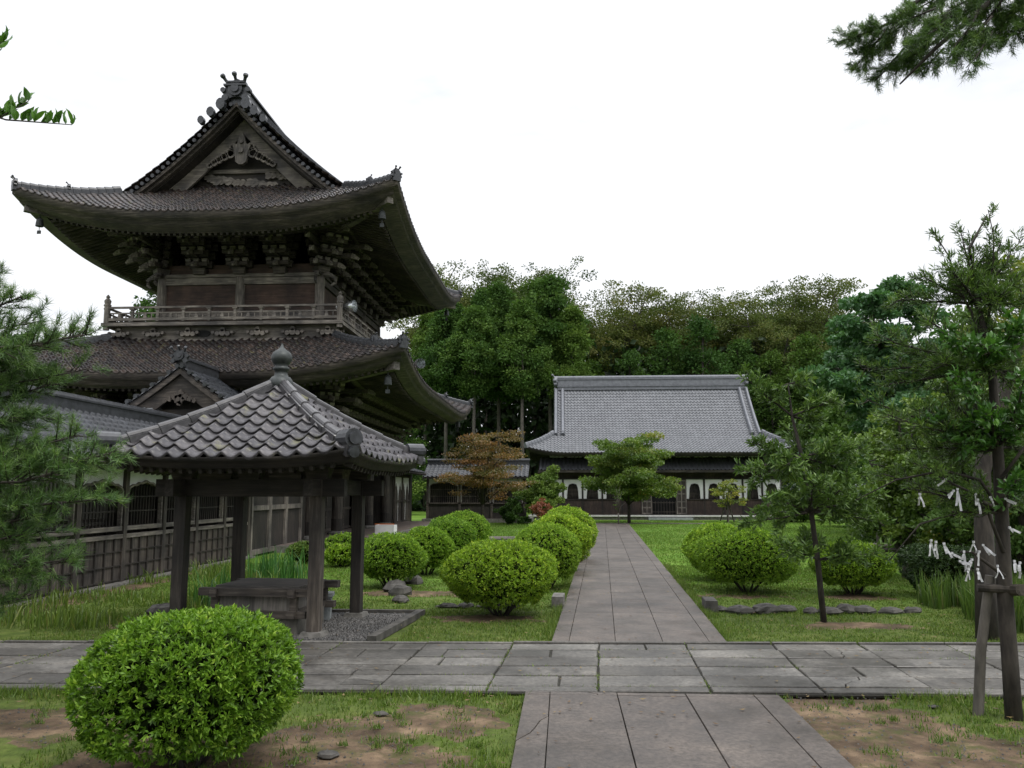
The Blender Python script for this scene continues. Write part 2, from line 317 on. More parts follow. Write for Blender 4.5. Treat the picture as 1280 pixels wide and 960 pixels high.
# grass blades
def blades(X, Y, Hh, Wd, mat, name, label, cat=None, lean=.35, kind='stuff', parent=None, z0=-.01, seg=1):
    n = len(X); az = rng.random(n) * 6.283; h = Hh * (.5 + rng.random(n)); ln = lean * rng.normal(size=n) * h; la = rng.random(n) * 6.283
    bx = np.cos(az) * Wd / 2; by = np.sin(az) * Wd / 2
    if seg == 1:
        V = np.stack([np.stack([X - bx, Y - by, np.full(n, z0)], -1), np.stack([X + bx, Y + by, np.full(n, z0)], -1), np.stack([X + ln * np.cos(la), Y + ln * np.sin(la), z0 + h], -1)], 1).reshape(-1, 3)
        Fc = np.arange(3 * n).reshape(n, 3); rv = rng.random(n)
    else:
        mxp = X + ln * .35 * np.cos(la); myp = Y + ln * .35 * np.sin(la); tx = X + ln * np.cos(la); ty = Y + ln * np.sin(la)
        zz = np.full(n, z0)
        V = np.stack([np.stack([X - bx, Y - by, zz], -1), np.stack([X + bx, Y + by, zz], -1), np.stack([mxp + bx * .9, myp + by * .9, zz + h * .6], -1), np.stack([mxp - bx * .9, myp - by * .9, zz + h * .6], -1), np.stack([tx, ty, zz + h * (1 - abs(ln / h) * .35)], -1)], 1).reshape(-1, 3)
        b = np.arange(n)[:, None] * 5; Fc = np.concatenate([b + [0, 1, 2], b + [0, 2, 3], b + [3, 2, 4]]); rv = np.tile(rng.random(n), 3)
    return tag(npmesh(name, V, Fc, mat, parent, rv=rv), label, cat, kind=kind)
def scatter(n, x0, x1, y0, y1):
    return x0 + rng.random(n) * (x1 - x0), y0 + rng.random(n) * (y1 - y0)
X, Y = scatter(420000, -11, 8.5, 5.5, 24)
keep = (rng.random(len(X)) < np.clip(1.4 * 9 / Y, 0, 1)) & (~on_path(X, Y, .0)) & (rng.random(len(X)) > soil_mask(X, Y) * 1.25) & (X / Y > -.66) & (X / Y < .6) & (fbm(X * 1.7 + 9, Y * 1.7, 3) + rng.random(len(X)) * .4 > .5)
X, Y = X[keep], Y[keep]; hh = .018 + .03 * fbm(X * .8, Y * .8, 3)
blades(X, Y, hh, .008 + .0006 * Y, L_GRASS, 'grass', 'short green grass growing over the lawns and verges', 'grass')
X, Y = scatter(260000, -9, 18, 20, 60); keep = (~on_path(X, Y)) & (fbm(X * .5, Y * .5, 4) + .5 * rng.random(len(X)) > .6); X, Y = X[keep], Y[keep]
blades(X, Y, .035 + .02 * fbm(X * .3, Y * .3, 3), .022, L_LAWN, 'lawn_grass', 'short bright mown grass of the far lawn', 'grass')
# longer edge tufts
ex, ey = [], []
t = rng.random(9000) * 19 - 11; cf, cb = cross_y(t)
ex += [t, t]; ey += [cf - np.abs(rng.normal(size=9000)) * .13 - .02, cb + np.abs(rng.normal(size=9000)) * .07 + .02]
t = 5.8 + rng.random(5000) * 3; ex += [-.46 - np.abs(rng.normal(size=5000)) * .16]; ey += [t]
t = 11.9 + rng.random(7000) * 12; a_, b_ = path_x(t); ex += [a_ - np.abs(rng.normal(size=7000)) * .08 - .01, b_ + np.abs(rng.normal(size=7000)) * .08 + .01]; ey += [t, t]
ex = np.concatenate(ex); ey = np.concatenate(ey); k = (fbm(ex * 1.5 + 77, ey * 1.5, 3) + .25 * (rng.random(len(ex)) - .5) > .47) & (~on_path(ex, ey, 0))
k &= ~((ex > 2.2) & (ey < 9.2) & (ex < 3.3) & (fbm(ex * 3, ey * 3, 2) < .6))
blades(ex[k], ey[k], .085, .012, L_GRASS, 'edge_grass', 'longer grass tufts lining the edges of the stone paths', 'grass', .5)
# tall weeds beside the corridor, right corner
X, Y = scatter(11000, -10.0, -6.2, 12.4, 23); k = (fbm(X * .9 + 5, Y * .9, 3) > .44) & (X < -6.2 - (Y - 17) * .12) & (rng.random(len(X)) < .7)
blades(X[k], Y[k], .1 + .28 * np.clip(fbm(X[k] * 1.3 + 3, Y[k] * 1.3, 3) * 2.4 - .9, 0, 1), .018, L_GRASS, 'tall_grass', 'tall unmown grass along the foot of the corridor wall', 'grass', .4, seg=2)
X, Y = scatter(9000, 6.6, 10.5, 13.0, 16.2); k = fbm(X + 5, Y, 3) > .42
blades(X[k], Y[k], .5, .022, L_GRASS, 'reed_grass', 'tall bright reeds behind the staked tree on the right', 'grass', .25, seg=2)
# soil crumbs, pebbles and leaf litter
X, Y = scatter(9000, -6, 6, 6, 9.3); k = (soil_mask(X, Y) > .3) & ~on_path(X, Y); X, Y = X[k], Y[k]; n = len(X); s = .004 + .012 * rng.random(n) ** 3
V = np.stack([np.stack([X + s * dx, Y + s * dy, s * dz + (fbm(X * 2.2, Y * 2.2, 4) - .5) * .06 - .01 + 0 * X], -1) for dx, dy, dz in [(1, 0, 0), (-.5, .9, 0), (-.5, -.9, 0), (.1, .1, 1)]], 1).reshape(-1, 3)
b = np.arange(n)[:, None] * 4; tag(npmesh('soil_crumbs', V, np.concatenate([b + [0, 1, 3], b + [1, 2, 3], b + [2, 0, 3]]), ROCK), 'small pebbles and crumbs lying on the bare soil', 'pebbles', kind='stuff')

# weed tufts standing in the soil
cx_, cy_ = scatter(240, -6, 6, 6, 9.2); kk = ~on_path(cx_, cy_, .03); cx_, cy_ = cx_[kk], cy_[kk]; sp = .02 + .05 * rng.random(len(cx_)); m_n = 40
X = np.repeat(cx_, m_n) + rng.normal(size=len(cx_) * m_n) * np.repeat(sp, m_n); Y = np.repeat(cy_, m_n) + rng.normal(size=len(cx_) * m_n) * np.repeat(sp, m_n); kk = ~on_path(X, Y, .0)
blades(X[kk], Y[kk], .045, .011, L_GRASS, 'weed_tufts', 'small scattered weed tufts standing in the bare soil', 'weeds', .6, z0=0)
# fallen leaves
X, Y = scatter(1500, -7, 7, 5.8, 22); kk = rng.random(1500) < np.clip(9 / Y, 0, 1); X, Y = X[kk], Y[kk]; n = len(X); a_ = rng.random(n) * 6.28; s_ = .012 + .018 * rng.random(n); z_ = np.where(on_path(X, Y), .052, .03)
V = np.stack([np.stack([X + s_ * np.cos(a_ + q) * f, Y + s_ * np.sin(a_ + q) * f, z_ + h_ * s_], -1) for q, f, h_ in ((0, 1.2, .2), (1.57, .5, 0), (3.14, 1.2, .35), (4.71, .5, 0))], 1).reshape(-1, 3)
tag(npmesh('fallen_leaves', V, np.arange(4 * n).reshape(n, 4), leaf_mat('dry_leaf', [(.05, .03, .015), (.12, .07, .03), (.2, .14, .05)], .1, .7), rv=rng.random(n)), 'dry fallen leaves scattered on the soil and paving', 'fallen leaves', kind='stuff')

# ------------------------------------------------------------------ paving
def poly_inset(P, g):
    """move every edge inward by g"""
    P = [np.array(p, float) for p in P]; n = len(P); ar = sum(P[i][0] * P[(i + 1) % n][1] - P[(i + 1) % n][0] * P[i][1] for i in range(n)); sg = 1 if ar > 0 else -1; out = []
    for i in range(n):
        a = P[i] - P[i - 1]; b = P[(i + 1) % n] - P[i]; la, lb = max(np.linalg.norm(a), 1e-6), max(np.linalg.norm(b), 1e-6)
        na = np.array([-a[1], a[0]]) / la * sg; nb = np.array([-b[1], b[0]]) / lb * sg; m = na + nb; k = g / max(1 + float(na @ nb), .35); out.append(tuple(P[i] + m * k))
    return out
class Slabs:
    def __init__(s): s.V = []; s.F = []; s.r = []
    def add(s, P, z, th=.05, gap=.008, tilt=.004):
        P = poly_inset(P, gap); Q = poly_inset(P, .008 if gap > .007 else .003); n = len(P); b = len(s.V); v = rnd.random()
        tx, ty = rnd.uniform(-tilt, tilt), rnd.uniform(-tilt, tilt); c = np.mean(P, 0); dz = rnd.uniform(-tilt, tilt)
        f = lambda p: dz + tx * (p[0] - c[0]) + ty * (p[1] - c[1])
        s.V += [(p[0], p[1], z - th) for p in P] + [(p[0], p[1], z - .01 + f(p)) for p in P] + [(p[0], p[1], z + f(p)) for p in Q]
        for L0 in (0, n):
            for i in range(n): s.F.append((b + L0 + i, b + L0 + (i + 1) % n, b + L0 + n + (i + 1) % n, b + L0 + n + i)); s.r.append(v)
        s.F.append(tuple(b + 2 * n + i for i in range(n))); s.r.append(v)
    def build(s, name, mat, parent=None):
        me = bpy.data.meshes.new(name); me.from_pydata(s.V, [], s.F); a = me.attributes.new('rnd', 'FLOAT', 'FACE'); a.data.foreach_set('value', s.r)
        me.materials.append(mat); me.update(); o = bpy.data.objects.new(name, me); COL.objects.link(o); o.parent = parent; return o
def crack(P, k):
    """split convex quad by a jagged line between two opposite sides"""
    A, B, C, D = [np.array(p) for p in P]; t, u = rnd.uniform(.2, .8), rnd.uniform(.2, .8)
    if k: p, q = A + (B - A) * t, D + (C - D) * u
    else: p, q = B + (C - B) * t, A + (D - A) * u
    J = [p + (q - p) * f + np.array([rnd.uniform(-.05, .05), rnd.uniform(-.05, .05)]) for f in (.25, .5, .75)]
    if k: return [A, p, *J, q, D], [p, B, C, q, *J[::-1]]
    return [A, B, p, *J, q], [q, *J[::-1], p, C, D]
sl = Slabs(); rows = [0, .085, .27, .455, .64, .82, .965, 1.0]
for ci in range(-13, 14):
    for r in range(7):
        u0, u1 = .46 + ci * 1.17, .46 + (ci + 1) * 1.17
        def pt(u, v):
            x = u; f, b_ = cross_y(x); y = f + (b_ - f) * v; return np.array([x + .046 * (y - 11.6), y])
        v0, v1 = rows[r] + .003, rows[r + 1] - .004
        cuts = [0, 1]
        if 0 < r < 6 and rnd.random() < .42: cuts = [0, rnd.uniform(.3, .7), 1]
        for a0, a1 in zip(cuts, cuts[1:]):
            jt = lambda: rnd.uniform(-.012, .012)
            P = [pt(u0 + (u1 - u0) * a0 + jt(), v0 + .004), pt(u0 + (u1 - u0) * a1 + jt(), v0 + .004), pt(u0 + (u1 - u0) * a1 + jt(), v1), pt(u0 + (u1 - u0) * a0 + jt(), v1)]
            if 0 < r < 6 and rnd.random() < .17:
                for Q in crack(P, rnd.random() < .6): sl.add(Q, .035, gap=.006, tilt=.006)
            else: sl.add(P, .035 if r < 6 else .055, gap=.011, tilt=.006)
tag(sl.build('cross_path', PAVE), kind='structure')
jx, jy = [], []
for _ in range(4200):
    x = rnd.uniform(-11, 9); v = rnd.choice(rows[1:6]) if rnd.random() < .6 else rnd.random()
    if v not in rows: x = .46 + round((x - .46) / 1.17) * 1.17 + rnd.gauss(0, .012)
    f, b_ = cross_y(x); y = f + (b_ - f) * v + (rnd.gauss(0, .01) if v in rows else 0); x += .046 * (y - 11.6)
    jx.append(x); jy.append(y)
jx, jy = np.array(jx), np.array(jy); k = fbm(jx * .9 + 50, jy * .9, 3) > .5
blades(jx[k], jy[k], .03, .012, L_GRASS, 'joint_moss', 'tiny moss and grass tufts in the joints of the cross path', 'moss', .8, z0=.02)
bed = MB(); bed.add([(-15, cross_y(-15)[0], .012), (15, cross_y(15)[0], .012), (15, cross_y(15)[1], .012), (-15, cross_y(-15)[1], .012)], [(0, 1, 2, 3)])
bed.add([(-.40, -6, .012), (2.14, -6, .012), (2.15, 8.84, .012), (-.38, 8.82, .012)], [(0, 1, 2, 3)])
for y0, y1 in [(11.8, 54)]:
    a0, b0 = path_x(y0); a1, b1 = path_x(y1); bed.add([(a0 + .03, y0, .012), (b0 - .03, y0, .012), (b1 - .03, y1, .012), (a1 + .03, y1, .012)], [(0, 1, 2, 3)])
tag(bed.build('joint_soil', plain('joint_dirt', (.008, .008, .005), (.03, .028, .018), 12, .95, .3)), kind='structure')
sl = Slabs(); fr = [0, .1, .365, .635, .9, 1.0]
y = 11.66
while y < 54:
    ny = y + 2.8
    ny = min(ny, 54)
    for i in range(5):
        off = 0
        (a0, b0), (a1, b1) = path_x(y), path_x(ny); q0 = [a0 + (b0 - a0) * f for f in (fr[i], fr[i + 1])]; q1 = [a1 + (b1 - a1) * f for f in (fr[i], fr[i + 1])]
        ya, yb = y, ny
        e0 = cross_y((q0[0]))[1] + .02 if y < 11.9 else ya
        P = [np.array([q0[0], max(ya, e0)]), np.array([q0[1], max(ya, e0)]), np.array([q1[1], yb]), np.array([q1[0], yb])]
        sl.add(P, .04, gap=.0028, tilt=.0008)
    y = ny
tag(sl.build('garden_path', PATHM), kind='structure')
sl = Slabs(); y = -6.0
while y < 8.8:
    ny = min(y + 2.45, 8.82)
    for i in range(5):
        xa, xb = -.42 + 2.59 * fr[i], -.42 + 2.59 * fr[i + 1]
        P = [np.array([xa, y]), np.array([xb, y]), np.array([xb, ny]), np.array([xa, ny])]
        if rnd.random() < .3 and y > 4:
            for Q in crack(P, i % 2): sl.add(Q, .04, gap=.0025, tilt=.002)
        else: sl.add(P, .04, gap=.004, tilt=.0015)
    y = ny
tag(sl.build('near_path', PATHM), kind='structure')
sl = Slabs()
for i in range(5):
    for j in range(2): sl.add([np.array(p) for p in [(-7.5 + i * 1.65, 36.3 + j * .95), (-5.85 + i * 1.65, 36.3 + j * .95), (-5.85 + i * 1.65, 37.25 + j * .95), (-7.5 + i * 1.65, 37.25 + j * .95)]], .03, gap=.01)
for i in range(8): sl.add([np.array(p) for p in [(1.4 + i * 1.2, 54.1), (2.6 + i * 1.2, 54.1), (2.6 + i * 1.2, 54.9), (1.4 + i * 1.2, 54.9)]], .03, gap=.01)
tag(sl.build('side_path', PATHM), kind='structure')

# ------------------------------------------------------------------ roof builder (two-slope and hipped tiled roofs)
class Roof:
    """local frame: ridge along Y; half widths hx, hy at the eave; z(d) concave; corners turned up"""
    def __init__(s, hx, hy, z0, a, b, U, Rr, dx, dy, verge=None, ox=0, oy=0):
        s.__dict__.update(hx=hx, hy=hy, z0=z0, a=a, b=b, U=U, R=Rr, dx=dx, dy=dy, verge=verge)
    def z(s, d): return s.z0 + s.a * d + s.b * d * d
    def up(s, e): return s.U * np.clip(1 - e / s.R, 0, 1) ** 2.2
    def pt(s, side, t, d, dz=0):
        """side 0:+x 1:-x 2:-y 3:+y; t along the eave, d inward"""
        half = s.hy if side < 2 else s.hx
        z = s.z(d) + s.up(half - np.abs(t)) + dz
        if side == 0: return s.hx - d, t, z
        if side == 1: return d - s.hx, -t, z
        if side == 2: return t, d - s.hy, z
        return -t, s.hy - d, z
    def tiles(s, mat, parent, pw, pd, prof, step, name='roof_tiles', sides=(0, 1, 2, 3)):
        Vs, Fs, UVs = [], [], []; base = 0
        for sd in sides:
            half = s.hy if sd < 2 else s.hx; D = s.dx if sd < 2 else s.dy
            nc = int(round(2 * half / pw)); w_ = 2 * half / nc; t = []; h = []
            for c in range(nc):
                for (u, hh) in prof: t.append(-half + (c + u) * w_); h.append(hh)
            t.append(half); h.append(prof[0][1]); t = np.array(t); h = np.array(h)
            nr = max(1, int(round(D / pd))); ds = []; ex = []; rr = []
            for r in range(nr):
                d0, d1 = D * r / nr, D * (r + 1) / nr
                g_ = step * .55; ds += [d0 + g_ * (r > 0), d0 - g_ * .3, d0 - g_ * .3, d0 + (d1 - d0) * .5]; ex += [0, step * .62, step, step * .55]; rr += [r + .1, r + .1, r + .1, r + .5]
            ds += [D]; ex += [0]; rr += [nr - .1]
            ds = np.array(ds); ex = np.array(ex); rr = np.array(rr)
            lim = half - ds
            if s.verge is not None and sd < 2: lim = np.where(ds > (s.hy - s.verge), s.verge, lim)
            T = np.clip(t[:, None], -lim[None, :], lim[None, :]); Dd = np.broadcast_to(ds[None, :], T.shape)
            jit = (rng.random((nc * len(prof) // len(prof) + 1, nr))[np.minimum(np.arange(len(t)) // len(prof), nc)][:, np.minimum(np.arange(len(ds)) // 4, nr - 1)] - .5) * step * .5
            x, y, z = s.pt(sd, T, Dd); z = z + h[:, None] + ex[None, :] + jit
            V = np.stack([x + 0 * z, y + 0 * z, z], -1).reshape(-1, 3); n0, n1 = T.shape; ix = np.arange(n0 * n1).reshape(n0, n1)
            tc_ = (t[:-1] + t[1:]) / 2; ok = np.abs(tc_)[:, None] < np.maximum(lim[:-1], lim[1:])[None, :] + w_ * .3
            Fq = np.stack([ix[:-1, :-1], ix[1:, :-1], ix[1:, 1:], ix[:-1, 1:]], -1)[ok]
            uv = np.stack([np.broadcast_to(((t + half) / w_)[:, None] + 1e-3, T.shape), np.broadcast_to(rr[None, :] + 100 * sd, T.shape)], -1).reshape(-1, 2)
            Vs.append(V); Fs.append(Fq + base); UVs.append(uv); base += len(V)
        return npmesh(name, np.concatenate(Vs), np.concatenate(Fs), mat, parent, uv=np.concatenate(UVs))
    def strip(s, prof, mat, parent, name, sides=(0, 1, 2, 3), n=40, smooth=False):
        """prof: list of (d, dz from the tile line at the eave); mitred at the corners"""
        Vs, Fs = [], []; base = 0
        for sd in sides:
            half = s.hy if sd < 2 else s.hx; q = np.linspace(-1, 1, 2 * n + 1)
            rows_ = []
            for (d, dz) in prof:
                T = q * (half - d); x, y, z = s.pt(sd, T, 0 * T + 0); z = s.z0 + s.up(half - np.abs(T)) + dz
                if sd == 0: x, y = s.hx - d + 0 * T, T
                elif sd == 1: x, y = d - s.hx + 0 * T, -T
                elif sd == 2: x, y = T, d - s.hy + 0 * T
                else: x, y = -T, s.hy - d + 0 * T
                rows_.append(np.stack([x, y, z], -1))
            V = np.stack(rows_, 1); n0, n1 = V.shape[:2]; ix = np.arange(n0 * n1).reshape(n0, n1)
            Vs.append(V.reshape(-1, 3)); Fs.append(np.stack([ix[:-1, :-1], ix[:-1, 1:], ix[1:, 1:], ix[1:, :-1]], -1).reshape(-1, 4) + base); base += n0 * n1
        return npmesh(name, np.concatenate(Vs), np.concatenate(Fs), mat, parent, smooth=smooth)
    def rafters(s, d0, z0, d1, z1, sp, wd, ht, mat, parent, name='rafters', sides=(0, 1, 2, 3)):
        mb = MB()
        for sd in sides:
            half = s.hy if sd < 2 else s.hx; n = int(2 * (half - d0) / sp)
            for i in range(n + 1):
                t = -(half - d0) + (i + .5) * 2 * (half - d0) / (n + 1)
                de = min(d1, half - abs(t)); 
                if de - d0 < .15: continue
                zu = float(s.up(half - abs(t)))
                f = lambda d, z: [(s.hx - d, t), (d - s.hx, -t), (t, d - s.hy), (-t, s.hy - d)][sd] + (s.z0 + zu + z,)
                mb.bar(f(d0, z0), f(de, z0 + (z1 - z0) * (de - d0) / (d1 - d0)), wd, ht)
        return mb.build(name, mat, parent)
    def hip(s, i, d1, mat, parent, w_=.3, h=.3, seg=.32, name='hip_ridge', d0=0):
        sx, sy = [(1, -1), (-1, -1), (1, 1), (-1, 1)][i]; pts = []; sc = []; n = max(4, int((d1 - d0) * 1.5 / seg))
        for k in range(n + 1):
            d = d0 + (d1 - d0) * k / n; z = s.z(d) + float(s.up(d)); p = (sx * (s.hx - d), sy * (s.hy - d), z)
            pts += [p, p] if 0 < k < n else [p]; sc += [.92, 1.05] if 0 < k < n else [1.0]
        for k in range(1, len(pts) - 2, 2):
            a, b = Vector(pts[k]), Vector(pts[k + 2] if k + 2 < len(pts) else pts[-1]); pts[k + 1] = tuple(a + (b - a) * .03)
        prof = [(-w_ / 2, -.12), (-w_ / 2, h * .45), (-w_ * .36, h * .5), (-w_ * .36, h * .62), (-w_ * .3, h * .85), (-w_ * .14, h * 1.0), (w_ * .14, h * 1.0), (w_ * .3, h * .85), (w_ * .36, h * .62), (w_ * .36, h * .5), (w_ / 2, h * .45), (w_ / 2, -.12)]
        mb = MB(); mb.sweep(pts, prof, 0, (0, 0, 1), sc); return mb.build(name, mat, parent)
WAVE = [(0, .045), (.1, .05), (.22, .035), (.34, .008), (.5, -.004), (.7, .0), (.86, .018)]
ROUND = [(0, .0), (.12, .0), (.16, .05), (.26, .075), (.36, .05), (.4, .0), (.7, -.008)]
COARSE = [(0, .0), (.16, .07), (.34, .07), (.5, .0), (.75, -.01)]
def onigawara(mb, c, rz, s=.5, horns=0):
    """ridge-end ornament facing local -y rotated by rz"""
    cs, sn = math.cos(rz), math.sin(rz); ax = (cs, sn, 0); an = (-sn, cs, 0)
    poly = [(-.5, -.45), (-.62, -.1), (-.52, .25), (-.3, .5), (0, .62), (.3, .5), (.52, .25), (.62, -.1), (.5, -.45), (.2, -.3), (-.2, -.3)]
    mb.prism([(p[0] * s, p[1] * s) for p in poly], c, ax, (0, 0, 1), an, .3 * s)
    ctr = Vector(c) - Vector(an) * .06 * s
    for r_, th in ((.36, .12), (.2, .2)):
        mb.prism([(r_ * s * math.cos(k * math.pi / 6), .08 * s + r_ * s * math.sin(k * math.pi / 6)) for k in range(12)], Vector(c) - Vector(an) * th * s, ax, (0, 0, 1), an, .2 * s)
    for q in (-1, 1):
        for r_, xo, zo in ((.17, .5, -.35), (.13, .62, .05)):
            mb.prism([(q * xo * s + r_ * s * math.cos(k * math.pi / 5), zo * s + r_ * s * math.sin(k * math.pi / 5)) for k in range(10)], Vector(c) - Vector(an) * .1 * s, ax, (0, 0, 1), an, .3 * s)
    for k in range(horns):
        q = k - (horns - 1) / 2; b = Vector(c) + Vector(ax) * q * .4 * s + Vector((0, 0, (.52 - .1 * abs(q)) * s)); d = -Vector(an) * .24 * s + Vector((0, 0, .22 * s)) + Vector(ax) * q * .16 * s
        mb.tube([b, b + d * .5 + Vector((0, 0, -.02 * s)), b + d], [.085 * s, .08 * s, .09 * s], 8)
        e = b + d; mb.tube([e - d.normalized() * .1 * s, e, e + d.normalized() * .1 * s, e + d.normalized() * .14 * s], [.08 * s, .13 * s, .12 * s, .05 * s], 10)
def bracket_mesh(s=1.0, tiers=3, corner=False):
    """bracket complex projecting toward local -y from z=0 up"""
    mb = MB(); mb.box((0, 0, .1 * s), (.36 * s, .36 * s, .2 * s), 0, 0, 1.2)
    dirs = [0] if not corner else [-math.pi / 4, 0, math.pi / 4]
    for a in dirs:
        M = Matrix.Rotation(a, 4, 'Z'); k_ = 1.0 if abs(a) < .1 else 1.3
        for i in range(tiers):
            z = (.28 + .29 * i) * s; o = .33 * s * (i + 1) * k_
            p0 = M @ Vector((0, .1, z)); p1 = M @ Vector((0, -o - .12 * s, z)); mb.bar(p0, p1, .11 * s, .14 * s)
            q = M @ Vector((0, -o - .12 * s, z)); q2 = M @ Vector((0, -o - .36 * s, z - .12 * s)); mb.sweep([q, (q + q2) / 2 + Vector((0, 0, .02)), q2], [(-.055 * s, -.08 * s), (.055 * s, -.08 * s), (.055 * s, .08 * s), (-.055 * s, .08 * s)], 1, (0, 0, 1), [1, .85, .5])
            if abs(a) < .1 or not corner:
                for j in range(i + 2):
                    oy = -.33 * s * j; ln = (.75 + .16 * (i - j)) * s if j <= i else .7 * s
                    ln = max(ln, .5 * s); mb.box((0, oy, z + .01 * s), (ln, .1 * s, .11 * s))
                    for xx in (-ln / 2 + .08 * s, 0, ln / 2 - .08 * s):
                        mb.box((xx, oy, z + .12 * s), (.15 * s, .15 * s, .1 * s), 0, 1 if (j == i + 1) else 0, 1.2)
    return mb
def leafspray(): pass

# ------------------------------------------------------------------ the two-storey temple gate
GX, GY = -13.95, 39.2
gate = empty('temple_gate', (GX, GY, 0), 0, 'two-storey dark timber temple gate with sweeping tiled roofs', 'temple gate')
hx1, hy1 = 3.85, 6.9           # ground storey columns
hx2, hy2 = 3.5, 5.4            # upper body
mb = MB(); mb.b3(-6.4, 6.35, -10.8, 13.5, -.1, .2); mb.build('stone_platform', STONE, gate)
mb = MB(); mb.b3(-6.1, 6.05, -10.5, 13.2, .19, .206); mb.build('earth_floor', EARTH, gate)
def column(x, y, z0, z1, r, mat, parent, base=True, name='column'):
    m_ = MB(); m_.tube([(x, y, z0), (x, y, z0 + .4), (x, y, z1 - .3), (x, y, z1)], [r * .97, r, r * .97, r * .85], 14); c = m_.build(name, mat, parent, False)
    for p in c.data.polygons: p.use_smooth = len(p.vertices) == 4
    if base:
        m2 = MB(); m2.lathe((x, y, z0 - .16), [(r * 1.75, 0), (r * 1.8, .06), (r * 1.45, .13), (r * 1.15, .16)], 16); m2.build('column_base', STONE, c)
        m3 = MB(); m3.lathe((x, y, z0 + .02), [(r * 1.06, 0), (r * 1.06, .5), (r * 1.0, .52)], 14); m3.build('metal_sleeve', WD[2], c)
for x in (-hx1, 0, hx1):
    for y in (-hy1, -2.95, 2.95, hy1):
        if x == 0 and abs(y) < 5: continue
        column(x, y, .36, 4.9, .24, WM[2], gate)
# ground storey walls
mb = MB()
mb.b3(2.75, 2.87, -hy1, hy1, .2, 4.9); mb.b3(-2.87, -2.75, -hy1, hy1, .2, 4.9); mb.b3(-hx1, hx1, -hy1 - .05, -hy1 + .05, .2, 4.9); mb.b3(-hx1, hx1, hy1 - .05, hy1 + .05, .2, 4.9)
mb.build_each('lower_wall', WD[2], gate)
mb = MB()
for y0, y1 in ((-hy1, -2.95), (-2.95, 2.95), (2.95, hy1)):
    n = max(2, int((y1 - y0) / 1.3))
    for i in range(n + 1): yy = y0 + (y1 - y0) * i / n; mb.b3(2.87, 2.95, yy - .07, yy + .07, .2, 3.9)
    for z in (.3, 1.25, 2.2, 3.3): mb.b3(2.87, 2.94, y0, y1, z - .06, z + .06)
mb.build('wall_framing', WM[1], gate)
mb = MB()
for y0, y1 in ((-6.3, -5.0), (-4.8, -3.5), (3.6, 4.8), (5.0, 6.2)):
    for k in range(-9, 14):
        a = (y0 + k * .16, 2.3); b = (y0 + k * .16 + 1.0, 3.2)
        for (p, q) in ((a, b), ((a[0], b[1]), (b[0], a[1]))):
            ya, yb = p[0], q[0]; za, zb = p[1], q[1]
            t0 = max(0, (y0 - ya) / (yb - ya)); t1 = min(1, (y1 - ya) / (yb - ya))
            if t1 - t0 > .05: mb.bar((2.9, ya + (yb - ya) * t0, za + (zb - za) * t0), (2.9, ya + (yb - ya) * t1, za + (zb - za) * t1), .03, .03, 0, (1, 0, 0))
mb.build('diamond_lattice', WM[1], gate)
mb = MB()
for z, hh in ((3.35, .3), (4.25, .32)):
    for s_ in (-1, 1): mb.b3(s_ * hx1 - .13, s_ * hx1 + .13, -hy1 - .5, hy1 + .5, z, z + hh)
mb.build_each('tie_beam', WM[1], gate)
mb = MB()
for z, hh in ((3.36, .28), (4.26, .3)):
    for s_ in (-1, 1): mb.b3(-hx1 - .5, hx1 + .5, s_ * hy1 - .13, s_ * hy1 + .13, z, z + hh)
mb.build_each('tie_beam', WM[0], gate)
# brackets: one mesh, copied
def place_brackets(hx, hy, z, nx, ny, s, tiers):
    me = None; first = None; cm = None
    def put(x, y, a, corner=False):
        nonlocal first, cm
        if corner:
            if cm is None: cm = bracket_mesh(s, tiers, True).build('bracket_set', [WM[0], WL[0]], gate); o = cm
            else: o = cm.copy(); COL.objects.link(o); o.parent = gate
        else:
            if first is None: first = bracket_mesh(s, tiers).build('bracket_set', [WM[0], WL[0]], gate); o = first
            else: o = first.copy(); COL.objects.link(o); o.parent = gate
        o.location = (x, y, z); o.rotation_euler = (0, 0, a)
    for i in range(1, nx): x = -hx + 2 * hx * i / nx; put(x, -hy, 0); put(x, hy, math.pi)
    for i in range(1, ny): y = -hy + 2 * hy * i / ny; put(hx, y, math.pi / 2); put(-hx, y, -math.pi / 2)
    put(hx, -hy, math.pi / 4, True); put(-hx, -hy, -math.pi / 4, True); put(hx, hy, math.pi * .75, True); put(-hx, hy, -math.pi * .75, True)
place_brackets(hx1 + .05, hy1 + .05, 4.72, 7, 13, 1.2, 4)
LR = Roof(8.3, 10.7, 6.36, .42, .024, .95, 6.5, 3.75, 3.75)
LR.tiles(T_GATE, gate, .3, .3, COARSE, .05, 'lower_roof_tiles')
LR.strip([(.02, 0.06), (.02, -.22), (.16, -.24), (.18, -.42), (.55, -.46), (.57, -.5)], WM[0], gate, 'eave_fascia')
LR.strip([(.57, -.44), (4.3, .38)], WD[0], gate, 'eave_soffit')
LR.rafters(.6, -.52, 4.2, .27, .24, .1, .13, WM[0], gate, 'eave_rafters')
for i in range(4):
    h_ = LR.hip(i, 3.6, RIDGE_D, gate, .28, .24)
mb = MB(); mb.b3(-4.55, 4.55, -6.95, 6.95, 6.3, 8.15); mb.build('roof_core', WD[0], gate)
